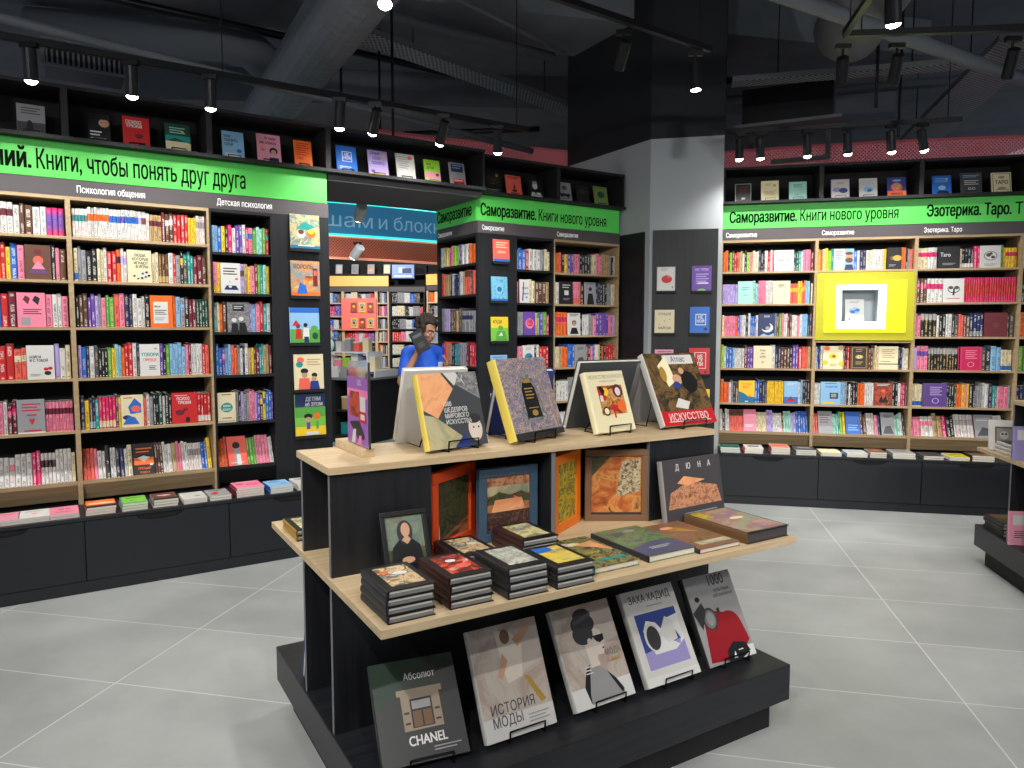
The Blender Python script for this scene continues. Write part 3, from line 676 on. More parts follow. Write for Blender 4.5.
# middle shelf: stacks of small black art books
def stack(fr, name, x, y, z, w, h, t, n, cm, sm, ops, where, coverlab, yaw=0, group=None, cat='book', hard=True, pm=None):
    word = {0: 'lowest', 1: 'second up', 2: 'third up', 3: 'fourth up'}
    for q in range(n):
        top = q == n - 1; jx, jy, ja = rnd.uniform(-.003, .003), rnd.uniform(-.003, .003), rnd.uniform(-1, 1) * (0 if top else 1)
        lab = '%s, %s' % (coverlab, where) if n == 1 else ('%s topping its stack, %s' % (coverlab, where) if top else '%s under the %s, %s' % (word[q], coverlab, where))
        book_thing(name, fr.p(x + jx, y + jy, z + t * (q + 1) + .0004 * q), fr.a + R(yaw + ja), 90, w, h, t * .985, C(cm), C(sm), ops if top else '', lab, group, hard, cat, pm)
G1 = 'small art books in stacks on the middle shelf'
FR_ = 'r 16 14 88 90 %s;'
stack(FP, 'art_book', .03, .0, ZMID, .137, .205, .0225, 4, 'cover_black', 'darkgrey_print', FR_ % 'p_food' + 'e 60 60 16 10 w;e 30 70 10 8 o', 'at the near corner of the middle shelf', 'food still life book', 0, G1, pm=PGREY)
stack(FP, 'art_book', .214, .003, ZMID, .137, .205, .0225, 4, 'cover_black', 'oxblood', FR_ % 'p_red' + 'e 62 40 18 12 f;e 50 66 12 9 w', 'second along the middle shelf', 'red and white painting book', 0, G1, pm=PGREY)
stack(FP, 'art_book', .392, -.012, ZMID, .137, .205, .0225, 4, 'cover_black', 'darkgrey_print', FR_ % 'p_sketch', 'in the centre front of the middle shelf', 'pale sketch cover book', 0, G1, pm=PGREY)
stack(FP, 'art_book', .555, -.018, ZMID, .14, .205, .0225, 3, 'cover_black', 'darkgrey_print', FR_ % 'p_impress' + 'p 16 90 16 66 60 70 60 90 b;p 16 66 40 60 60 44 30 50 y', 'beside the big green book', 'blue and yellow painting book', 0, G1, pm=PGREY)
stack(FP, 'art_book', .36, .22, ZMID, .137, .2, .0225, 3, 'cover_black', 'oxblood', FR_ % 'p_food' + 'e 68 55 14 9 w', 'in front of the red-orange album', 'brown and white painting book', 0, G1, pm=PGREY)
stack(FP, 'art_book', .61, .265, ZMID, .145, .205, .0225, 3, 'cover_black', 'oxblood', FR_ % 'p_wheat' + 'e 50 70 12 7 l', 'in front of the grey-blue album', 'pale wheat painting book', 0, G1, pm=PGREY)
G2 = 'large art books lying on the middle shelf'
stack(FP, 'art_book', .733, .03, ZMID, .185, .3, .022, 1, 'p_garden', 't', 'e 44 78 16 9 ivory;p 40 74 90 82 96 40 70 60 p_orange;e 30 82 6 8 fog;T 50 40 9 y ГОГЕН;T 50 30 7 gold живопись;r 30 14 90 20 t', 'next to the stack with blue and yellow paint', 'dark green art book', 0, G2)
stack(FP, 'art_book', .955, .024, ZMID, .214, .315, .024, 1, 'p_lily', 'darkgrey_print', 'p 0 0 100 0 100 34 60 42 0 28 dusk;e 62 84 12 8 print_grey;e 34 80 12 9 dusk;l 30 22 74 4 2 fog', 'between the green and tan art books', 'water-coloured green and violet art book', 0, G2)
stack(FP, 'art_book', 1.17, .01, ZMID, .2, .315, .018, 1, 'p_renais', 'darkgrey_print', 'e 40 80 16 8 p_orange;p 30 70 60 80 84 50 gold;r 20 10 96 22 p_sky;l 40 18 90 3 2 fog', 'in front of the desert book', 'tan old-master art book', 0, G2)
stack(FP, 'art_book', 1.4, -.003, ZMID, .224, .315, .042, 1, 'cover_black', 'brown_frame', 'r 3 3 97 97 p_pastel;r 3 70 30 97 p_sun;e 60 55 16 7 ivory;l 60 30 94 4 5 rose', 'at the far end of the middle shelf', 'thick pastel art book', 0, G2, pm=C('taupe'))
# behind and inside the table
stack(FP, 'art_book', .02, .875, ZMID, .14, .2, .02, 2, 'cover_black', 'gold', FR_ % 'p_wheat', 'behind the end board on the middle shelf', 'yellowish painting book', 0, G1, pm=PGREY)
table_book('dark red book standing between the end boards', .05, .447, ZMID, .22, .3, .026, 0, 0, 'x', 'x', '', stand=False)
table_book('dark blue album leaning behind the lower end board', .26, .86, .26, .24, .33, .03, 180, 14, 'deep_blue', 'cover_black', 'r 6 6 94 94 n', stand=False)
table_book('second dark album leaning behind the lower boards', .8, .86, .26, .24, .33, .03, 180, 14, 'cover_black', 'cover_black', 'r 6 6 94 94 a', stand=False)

# acrylic price holder on the top shelf
t = thing('sign_holder', FP.p(.17, .67, ZT), FP.a, 'clear upright sign holder with a purple print on a wooden foot', 'sign holder')
mb = MB(); mb.box(-.024, .024, -.14, .14, 0, .028, OAK); mb.build('wooden_foot', t, bevel=.002)
gl = mat('clear_acrylic', (240, 236, 244), .05); bsdf(gl).inputs['Transmission Weight'].default_value = .95; bsdf(gl).inputs['IOR'].default_value = 1.15
mb = MB(); mb.box(-.004, .004, -.16, .05, .0285, .315, gl); mb.build('acrylic_sheet', t)
mb = MB(); pp = mat('print_purple', (146, 92, 170), .4); mat('print_pink', (226, 120, 170), .4)
mb.T = Matrix.Rotation(-PI / 2, 4, 'Z')        # face towards -x
mb.box(-.048, .158, -.0055, -.0045, .034, .262, pp); mb.T = mb.T @ Matrix.Translation((-.048, -.0056, .034))
draw_cover(mb, 'r 0 70 100 82 print_pink;r 12 40 60 78 p_cover_e;r 64 44 90 72 fog;r 60 34 92 50 band_red;r 66 38 86 46 fog;p 10 30 60 36 88 12 60 4 darkgrey_print;p 20 0 30 20 44 22 40 0 fog;p 50 0 60 14 70 14 70 0 print_pink;T 60 88 10 fog -20%', .206, .228, 0)
mb.build('printed_insert', t)
# second table: what shows of it
table_book('pale framed book with an ink drawing, on the cut-off table', .015, 1.07, ZMID, .165, .195, .015, -14, 14, 'fog', 'fog', 'r 20 22 82 78 brown_frame;r 26 28 76 72 print_grey;e 50 50 14 16 fog;e 44 54 4 4 cover_black;e 56 54 4 4 cover_black', False, FQ, group='books on the cut-off table')
stack(FQ, 'art_book', .035, .815, ZMID, .15, .2, .024, 3, 'cover_black', 'fog', '', 'behind the upright board of the cut-off table', 'grey art book', 0, 'books on the cut-off table')
stack(FQ, 'art_book', .03, .86, .26, .2, .25, .022, 4, 'cover_black', 'cover_black', 'r 8 8 92 92 p_darkart', 'on the base of the cut-off table', 'dark painting book', 0, 'books on the cut-off table')
table_book('pink book leaning inside the base of the cut-off table', -.005, .70, .26, .2, .2, .018, 0, 4, 'rose', 'rose', 'r 10 60 90 90 fog;l 14 40 80 6 4 slate', False, FQ, group='books on the cut-off table')
table_book('lilac book leaning on the middle shelf of the cut-off table', -.005, .70, ZMID, .18, .2, .018, 0, 4, 'lilac', 'lilac', 'r 10 60 90 90 fog', False, FQ, group='books on the cut-off table')

# ------------------------------------------------------------------ covers that face out of the shelves
cov('duo', 'h', 'dark book with a pink heart of hands', 'e 50 55 20 20 f;e 50 80 14 12 x;p 24 30 76 30 50 56 p;b 16 18 14 v ЛЮБОВЬ')
cov('pinkcards', 'p', 'pink book with two dark cards', 'p 20 80 30 92 46 84 38 66 x;p 54 78 64 92 82 84 74 64 k;l 20 50 86 6 3 x;r 12 6 44 28 e')
cov('fear', 'w', 'white book with red hearts and black lettering', 'b 10 62 11 k БОЙСЯ;b 10 52 11 k И С ТОБОЙ;e 68 30 9 7 r;e 84 32 9 7 r;e 74 18 13 9 k;l 10 14 50 4 2 e')
cov('wifi', 'e', 'grey book with red arcs', 'l 16 84 86 9 3 r;r 22 6 86 10 r;p 40 42 64 42 52 24 r;r 34 52 70 56 r;r 0 0 100 4 w;r 38 45 66 48 e')
cov('games', 'c', 'cream book with slanting dark title and blue dots', 'b 28 80 13 d ЛЮДИ,;b 20 68 13 d КОТОРЫЕ;b 26 56 13 d ИГРАЮТ;b 34 45 13 d В ИГРЫ;e 62 28 6 5 b;e 78 32 6 5 n;e 58 14 6 5 n;e 74 18 6 5 b;e 88 22 6 5 k;e 42 12 5 4 a;e 26 20 5 4 k')
cov('orangew', 'o', 'orange book with a white label', 'r 12 12 78 80 w;b 18 62 11 k Мозг;l 18 52 72 6 3 k;l 18 28 64 6 2 e')
cov('speak', 'w', 'white book with teal and coral title', 'B 52 62 19 t ГОВОРИ;B 50 46 17 f ПРОЩЕ;l 44 30 80 5 3 d;e 80 86 7 5 s')
cov('shapes', 'c', 'cream book with blue and coral shapes', 'p 30 62 60 90 90 70 90 44 40 40 b;e 66 56 22 16 f;e 24 30 20 12 n;p 4 8 30 34 60 30 80 8 b;l 10 90 50 6 1 r')
cov('triki', 'r', 'red book with bold white title', 'B 44 76 13 w ПСИХО;B 48 63 13 w ТРЮКИ;b 44 40 16 k 69;e 30 36 18 12 x;r 52 4 68 20 k;l 10 90 60 5 1 w')
cov('bolt', 'k', 'black book with an orange band', 'l 14 82 90 10 2 o;r 4 34 96 56 o;p 20 56 50 44 80 56 50 62 w;B 50 20 12 o ПРОЩАЙ;B 50 8 10 o ТРЕВОГА;e 84 34 8 6 w')
cov('whiteblue', 'w', 'white book with a blue mat drawing', 'l 12 80 84 9 3 k;e 80 48 9 6 f;p 14 12 28 26 76 26 90 12 n;e 46 22 9 6 w;p 40 40 44 32 48 40 s')
cov('photo', 'k', 'black and white photo book', 'r 0 0 100 100 p_cover_d;r 24 70 76 92 k;l 30 84 70 6 2 w;e 30 40 11 10 w;e 62 44 11 10 w;p 14 0 20 30 44 30 50 0 k;p 50 0 54 32 80 32 90 0 k')
cov('circle', 'c', 'cream book with a blue circle', 'e 50 50 34 29 t;B 50 52 12 w МИНИ;B 50 40 12 w ХОЛОП;l 22 92 78 6 1 x;r 6 4 94 6 e;l 24 14 76 6 1 x')
cov('redman', 'f', 'red book with a grey figure', 'e 46 70 20 20 k;p 30 0 34 60 62 60 70 0 e;r 44 6 66 40 w;l 10 12 80 6 1 w')
cov('brain', 'v', 'violet book with a pink brain', 'e 50 50 38 38 p;e 42 52 22 28 f;e 60 52 18 26 m;l 30 64 70 8 4 v;B 50 46 9 w МОЗГ')
cov('brainblue', 'w', 'white book with a blue brain', 'e 50 50 34 28 b;e 42 54 18 16 t;e 60 46 14 12 n;l 24 88 76 6 2 e')
cov('napkin', 'w', 'white book with dark blue handwriting', 'p 20 10 34 90 44 88 32 8 n;t 24 60 20 n важно;t 24 36 20 n самое;e 66 24 10 8 b')
cov('blackb', 'k', 'black book with a white square title', 'l 20 82 80 10 2 w;r 34 40 66 60 w;l 24 24 76 6 2 e')
cov('bwman', 'e', 'grey book with a dark figure', 'e 50 70 15 14 k;p 16 0 30 50 70 50 86 0 k;l 10 92 90 6 1 k')
cov('portr', 'w', 'white book with a dark-haired portrait', 'l 14 92 86 6 2 k;e 50 56 19 17 h;e 50 52 14 15 skin_print;p 14 6 30 34 70 34 86 6 k;r 0 0 100 6 w')
cov('greyst', 'e', 'pale grey stone book', 'l 24 84 80 6 2 k;p 10 10 30 40 70 44 90 10 a')
cov('mint', 'j', 'mint green plain book', 'l 24 70 76 8 2 t;r 40 36 60 38 t')
cov('cream2', 'c', 'cream book with a handwritten title', 'l 30 84 72 6 2 k;t 30 70 12 a просто')
cov('may', 'w', 'white book with a thin grey title', 'T 50 46 15 a Мысли;l 20 36 80 6 1 e;l 20 20 80 6 1 e')
cov('moon', 'n', 'navy book with a crescent moon', 'e 54 38 36 30 w;e 44 44 30 26 n;e 56 36 14 12 e;T 50 84 12 w ЛУНА;p 4 0 30 12 60 4 96 14 96 0 l')
cov('ctext', 'c', 'cream book with a stepped black title', 'T 50 76 12 a будь;T 50 62 12 a как;T 50 48 12 a дома;T 50 24 10 a тут')
cov('island', 'y', 'yellow book with a blue sea', 'p 0 0 0 52 30 44 60 30 100 26 100 0 sea;e 64 30 9 6 o;b 24 80 12 o ОСТРОВ;l 24 72 70 6 2 o;r 40 4 60 9 w')
cov('bluered', 'b', 'sky blue book with a red boat', 'r 0 30 100 100 l;e 50 16 34 12 r;p 34 18 50 36 62 18 h;l 20 90 80 6 2 w')
cov('pinkopen', 'p', 'plain pink book', 'l 12 30 80 6 2 w')
cov('man', 'l', 'pale blue book with a bearded portrait', 'r 0 0 52 100 w;l 6 86 46 9 5 b;e 76 62 19 20 skin_print;e 76 46 19 14 h;e 76 78 20 9 h;p 52 0 60 26 92 26 100 0 n')
cov('medal', 'k', 'dark book with a golden disc', 'e 40 52 20 16 brown_frame;e 70 52 30 21 gold;l 12 20 60 6 2 e')
cov('lemon', 'ivory', 'cream book with lemons', 'e 50 56 22 16 y;e 18 90 16 12 o;e 88 92 14 12 s;e 10 28 14 12 y;e 92 24 14 12 y;e 54 56 9 7 h;l 34 20 70 6 2 s')
cov('tarot', 'h', 'dark brown eye book', 'r 10 6 90 94 gold;r 13 8 87 92 darkgrey_print;e 50 54 22 12 gold;e 50 54 13 8 ivory;e 50 54 5 4 k;l 30 30 70 8 2 gold;l 30 84 70 8 2 gold')
cov('cwide', 'ivory', 'wide cream book with two dark bars', 'r 0 22 100 26 a;l 16 84 84 8 5 s;r 10 34 60 36 a')
cov('tech', 'l', 'pale blue book with a small screen', 'b 24 74 11 b РАЗВИТИЕ;r 46 26 88 52 k;r 52 32 80 48 e;r 10 4 70 12 y;l 20 92 80 6 1 a')
cov('fire', 'x', 'dark book with a fiery figure', 'r 0 0 100 100 p_cover_e;p 22 14 40 44 50 26 64 44 80 14 k;e 50 64 12 10 o;l 14 92 86 6 2 w')
cov('bluebk', 'b', 'plain deep blue book', 'l 14 40 86 10 3 l')
cov('tanbk', 'e', 'taupe book lying back', 'l 12 80 84 10 4 h')
cov('greybk', 'e', 'grey photograph book lying back', 'p 8 12 40 48 92 40 80 14 a;l 12 84 84 8 2 w')
cov('darkset', 'k', 'dark boxed book with white script', 't 10 54 22 w Taro;l 20 22 80 6 2 e')
cov('mandala', 'w', 'white book with a black line drawing', 'e 50 54 34 26 print_grey;e 50 54 28 21 w;e 40 58 12 10 a;e 62 48 10 8 a;e 52 64 8 7 slate;l 20 16 80 6 2 e')
cov('mandalb', 'w', 'white book with a small tree drawing', 'e 50 56 30 22 k;e 50 58 27 20 w;p 44 30 48 60 56 60 54 30 k;e 36 62 12 9 a;e 64 62 12 9 a;l 16 16 80 6 1 r')
cov('maroonw', 'x', 'wide maroon leather book', 'r 8 8 92 92 h;r 10 10 90 90 x;e 50 50 14 12 h')
cov('crimson', 'm', 'crimson book with a ring', 'r 0 0 8 100 k;e 54 28 16 14 p;e 54 28 11 10 m;l 26 82 84 8 5 p;r 14 4 90 96 crimson')
mat('crimson', (196, 30, 80), .4); mat('plum', (92, 64, 130), .4)
COVER['crimson'] = ('r 0 0 8 100 k;r 14 4 92 96 crimson;e 54 26 15 13 p;e 54 26 11 10 crimson;l 30 82 80 8 5 p', 'm', 'crimson book with a ring', None)
cov('plum', 'v', 'violet grey book with a ring', 'r 0 0 8 100 a;r 10 3 97 97 plum;e 54 26 15 13 u;e 54 26 11 10 plum;l 30 82 80 8 5 u')

BA, BB, BC = 'cut-off oak bay', 'wide oak bay', 'child psychology bay'
HM = [.2, .222, .235, .24, .235, .215]
def rows(fr, s0, s1, zs, strs, bay_, own, dy=.03):
    zz = zs + [.585]
    for q, tk in enumerate(strs):
        if not tk: continue
        last = q == len(zz) - 1
        hm = .196 if q == 0 else (.23 if last else .214)
        fill_row(fr, s0, s1, zz[q] + .0005, hm, tk, 5 if last else q, bay_, own, 25 if last else 0, .022 if last else dy)
rows(FL, -.46, -.02, ZL, ['v u w/x:4 w h:2 w:2 v/m_:3', 's p s o r y b p [duo=.13] k p h', 'c b:2 r x [pinkcards=.14] p w:2 p', 'w l:2 r:2 f/c:2 [fear=.138] u w c', 'o p:2 w x/m x/m [wifi=.138] p/x:8', 't w:3 w/p w:3 m:2 w/k:4 w:4 c'], BA, True)
rows(FL, .02, .78, ZL, ['w/t:5 w/o:7 w/b:3 w/v w/b:5 w/u w/h w s/x:3 x h/w:2 r:4 y:3 w/e:3', 'c/b e:2 k:2 c:2 w r:2 o/k w/u:2 [games=.135] c c h/s:3 w r e k/y a/t t:2 x:2 h',
     'k h:2 v:2 u e p g:2 f p n:2 w:2 w k [orangew=.13] o l e/l k x:2 d:4', 'u b n w a k:3 g y j l o r:2 w n [speak=.115] v k g l:3 l:2 p x w:4 r f', 'n y n/l:2 t m/c:5 h y/p [shapes=.125] f w e k:2 d w k:2 [triki=.155] r/w:4',
     'f:3 p w:2 k w:2 n:2 w c [bolt=.125] h:3 w w:2 s p:2 w:2 w/e:5 b:2 y'], BB, True)
rows(FL, .822, 1.195, ZC, ['l:2 b y k m w v:2 w m/b p/b g j:2 g r/t', 'p/y y [whiteblue=.125] u/h s y p h i t j y', 'j/w c o h [photo=.145] u l p r t w', 'b:2 v/p l:2 f o e w n w s y h x t:2 s:2 x',
     '[circle=.115] e k u e:2 p:2 u v k/y y/b b:2 v', 'o:2 f [redman=.125] g:3 p:4 w:2'], BC, True)
rows(FC, .41, .775, ZM, ['w b:2 r w:3 e c:2', 'p [napkin=.1] c c h:3 s', 'e:3 [brain=.12] y t v g m', 'p:2 [brainblue=.12] k w r:3', 'k:2 w:3 r b:4 c:3', ''], 'corner block dark bay', False)
rows(FC, .82, 1.55, ZW, ['o:2 f k y v:2 p:3 k:4 a c:2 p:2 s:3 e k c', 'c w [blackb=.15] p/f:3 o k [bwman=.13] n:2 k:3 e:2 c c', 'h o/m:4 [portr=.14] k w:3 e:2 p v:4 p:2 u', 'c:2 s o:2 b:3 [greyst=.13] x:2 p b c:2 k o k r:4', 'k w:4 e:3 w:3 k:2 u:3 b:2', 'w:5 k:3 p:4 e:6'], 'corner block oak bay', False)
rows(FS, .02, .708, ZS, ['w:3 y w p:2 i:2 v:2 w:4 o:3', 'f:2 s:3 k w n:2 w:2 s f/h:3 h f:3', 'e:2 u:2 a h:3 s a:2 e/n:5 e:3', 'v r f s:2 k:2 t:1 e:4 x:2 r:2 m', 'k:3 w:4 b:3 r:4 c:3', ''], 'doorway end bay', False)
rows(FR, -.01, .77, ZR, ['o:2 k i h r:2 s:2 w k i p c:2 w n k:2 w r w p [may=.165] d:2 t w p:3 x', 'u:6 [mint=.13] j:2 l p:4 w:3 [cream2=.145] f/y:3 y:2 f/y:2 l:2 _.01 c', 'c p:4 f b/f u w:2 k w b:3 w [moon=.14] e h g p w:2 x h w:3 p w l:3 n:2',
     'i w b:2 l w:4 x v:2 [ctext=.16] w n:2 h:3 k v:2 r f:2 s', 'o:2 f w e n h [island=.14] b:2 n:2 a y:9 [bluered=.12] w l k:3', 'w:2 k w:2 f/h:6 [pinkopen=.11] c:5 u:3 w:4 k/p j:3 u:2 b:5'], 'oak bay beside the column', False)
rows(FR, .81, 1.58, [ZR[0], 1.182, .86], ['y o c y i t [man=.165] b w n:2 w c w:4 y:1 [medal=.115] o:2 k e f', 'w b n w [lemon=.165] x:2 r [tarot=.15] h:2 s c:2 [cwide=.155] n:2 w:2 c', 'w:3 [tech=.165] l:2 e k w k:3 o:3 w:4 [fire=.145] k:2 w m r n', 'f:2 [tanbk=.12] j:3 t i y [bluebk=.12] h:2 w:3 p n [greyst=.11] j:2 w k'], 'oak bay with the yellow niche', False)
rows(FR, 1.62, 2.39, ZR, ['c/m:3 w/m:3 [darkset=.17] c k/w:4 m:2 [mandala=.155] g y y/m:4', 'h/m:3 w/m:4 [mandalb=.16] r/m_:22', 'p:2 k/e:4 w k:2 w:2 k a f:2 h:2 n/e:4 [maroonw=.175] a:2', 'u p/v:3 k/e:10 [crimson=.18] a k l:2 c/b:3', 'c/b:4 [plum=.19] k:3 d o:2 y p y k:2 e:3 w:2 n t:2 p:3 e', 'p:3 w/p:3 s:2 m k:2 w/e:6 [greybk=.15] w:2 k'], 'tarot bay', False)
rows(FR, 2.43, 2.75, ZR, ['c:3 r w:4', 'k:4 b:4', 'o:3 y:3 r:3', 'g:3 j:4', 'n:4 k:3', ''], 'cut-off bay', False)

# covers on ledges, panels and in the cubbies
PL = 'on the child psychology panel'
def ledge_book(fr, a, z, w, h, base, ops, label, yoff=-.028, lean=3, grp='books facing out on panels', stand=False, t=.012):
    o = book_thing('display_book', fr.p(a, yoff, z + t * math.sin(R(lean)) + .0005), fr.a, lean, w, h, t, C(base), C(base), ops, label, grp, hard=False)
    if stand: wire_stand(fr.p(a + w / 2, yoff, z), fr.a, lean, w, h, 'wire stand under the ' + label.split(',')[0].split(' in the ')[0], 'wire stands in the upper display shelves')
for (a, w, z, h), (bs, ops, lab) in zip(PANL, [
    ('p_cover_a', 'r 0 0 100 12 sea;e 36 44 14 14 w;e 70 46 15 14 o;e 36 50 10 8 h;e 70 52 10 8 y;l 24 10 80 6 1 w;p 20 60 50 80 84 66 60 56 t', 'children book with two cartoon kids, teal and orange'),
    ('p_cover_b', 'r 0 0 100 14 o;b 10 78 15 h КОРОЛЬ;e 62 52 18 9 o;e 62 55 14 5 brown_frame;p 18 8 30 40 50 32 56 10 b;r 76 30 92 80 x;r 79 60 89 74 f;e 24 46 6 5 f', 'orange children book with a title arch and a sausage'),
    ('l', 'r 0 0 100 40 g;r 0 86 100 100 b;p 6 50 20 66 36 50 r;e 26 48 7 6 h;p 16 14 20 42 36 42 40 14 r;e 52 52 7 7 k;p 42 14 44 44 64 44 64 14 w;p 46 4 46 20 62 20 62 4 n;e 84 22 10 12 d;e 82 44 12 8 g', 'blue book with a family standing in a field'),
    ('c', 'e 22 84 12 10 f;e 18 72 12 10 t;l 44 84 90 7 3 s;e 34 54 13 9 k;p 12 0 16 34 50 34 56 0 f;e 34 42 10 9 skin_print;e 68 42 10 8 k;e 66 32 9 9 skin_print;p 50 0 54 26 80 26 86 0 deep_blue', 'cream book with a mother and child drawing'),
    ('green_lit', 'r 0 70 100 100 n;r 0 46 100 70 g;r 0 0 100 24 y;T 60 84 13 w ДЕТЯМ;T 62 72 12 w об ЭТОМ;e 42 48 14 9 k;e 42 40 10 9 skin_print;r 36 18 48 34 v;e 72 48 11 11 o;r 68 18 76 36 g;r 34 4 76 12 w', 'blue and green book with two cartoon kids')]):
    ledge_book(FL, a, z, w, h, bs, ops, lab + ', ' + PL)
for (a, w, z, h), (bs, ops, lab) in zip(PANC, [
    ('f', 'l 16 84 86 10 3 c;B 50 40 12 c СЕЙЧАС;r 0 0 100 16 b', 'coral book'), ('sea', 'r 0 0 100 100 p_cover_c;e 50 50 24 22 l;e 50 50 15 14 sea;r 0 0 100 12 b', 'blue swirling book'),
    ('green_lit', 'r 0 56 100 100 y;b 12 74 18 d КУДА;e 54 56 15 12 g;p 20 0 34 44 80 44 96 0 g;p 40 24 60 40 66 24 w', 'yellow and green book'), ('l', 'l 10 90 90 8 3 b', 'pale blue book'), ('w', 'l 10 90 90 8 3 k', 'white book')]):
    ledge_book(FC, a, z, w, h, bs, ops, lab + ' on the narrow panel of the corner block', -.046)
for (a, w, z, h), (bs, ops, lab) in zip(KB, [
    ('print_grey', 'r 3 2 97 98 fog;e 54 50 29 22 r;e 66 60 8 6 f;l 20 90 60 6 2 e;p 80 18 88 24 86 12 k', 'white book with a red round fruit'), ('v', 'B 50 80 14 u НЕ ТУПИ;l 20 66 86 9 5 u;r 30 30 84 36 w;e 50 4 22 10 i;l 16 94 90 5 1 k', 'violet book with pale bands of lettering'),
    ('c', 'T 50 78 12 brown_frame СТРАДАЙ;T 50 50 10 a и;T 50 20 13 a МАЙНДИ;e 24 40 4 3 s;e 76 60 4 3 s', 'cream book with brown lettering'), ('b', 'r 28 32 82 74 w;r 32 35 78 71 b;B 54 56 18 w НЕ;B 54 42 16 w НОЙ;e 80 18 10 8 n', 'bright blue book with a square title'),
    ('rose', 'l 14 90 90 8 3 v;r 0 0 100 12 v', 'pink book'), ('r', 'r 26 24 82 84 w;r 29 26 79 82 r;B 54 62 18 w НЕ;B 54 48 18 w ТУ;B 54 34 18 w ПИ;e 80 12 9 7 x', 'red book with a square title'),
    ('y', 'p 0 0 0 60 40 50 100 70 100 0 t;l 20 90 80 6 2 h', 'yellow and teal book'), ('w', 'l 10 90 90 8 3 k', 'white book low down')]):
    fr = FK; ledge_book(Frame(FK.p(0, 0, 0).x, FK.p(0, 0, 0).y, -12.5), a, z, w - .005, h, bs, ops, lab + ' on the panel of the pale column', -.047)
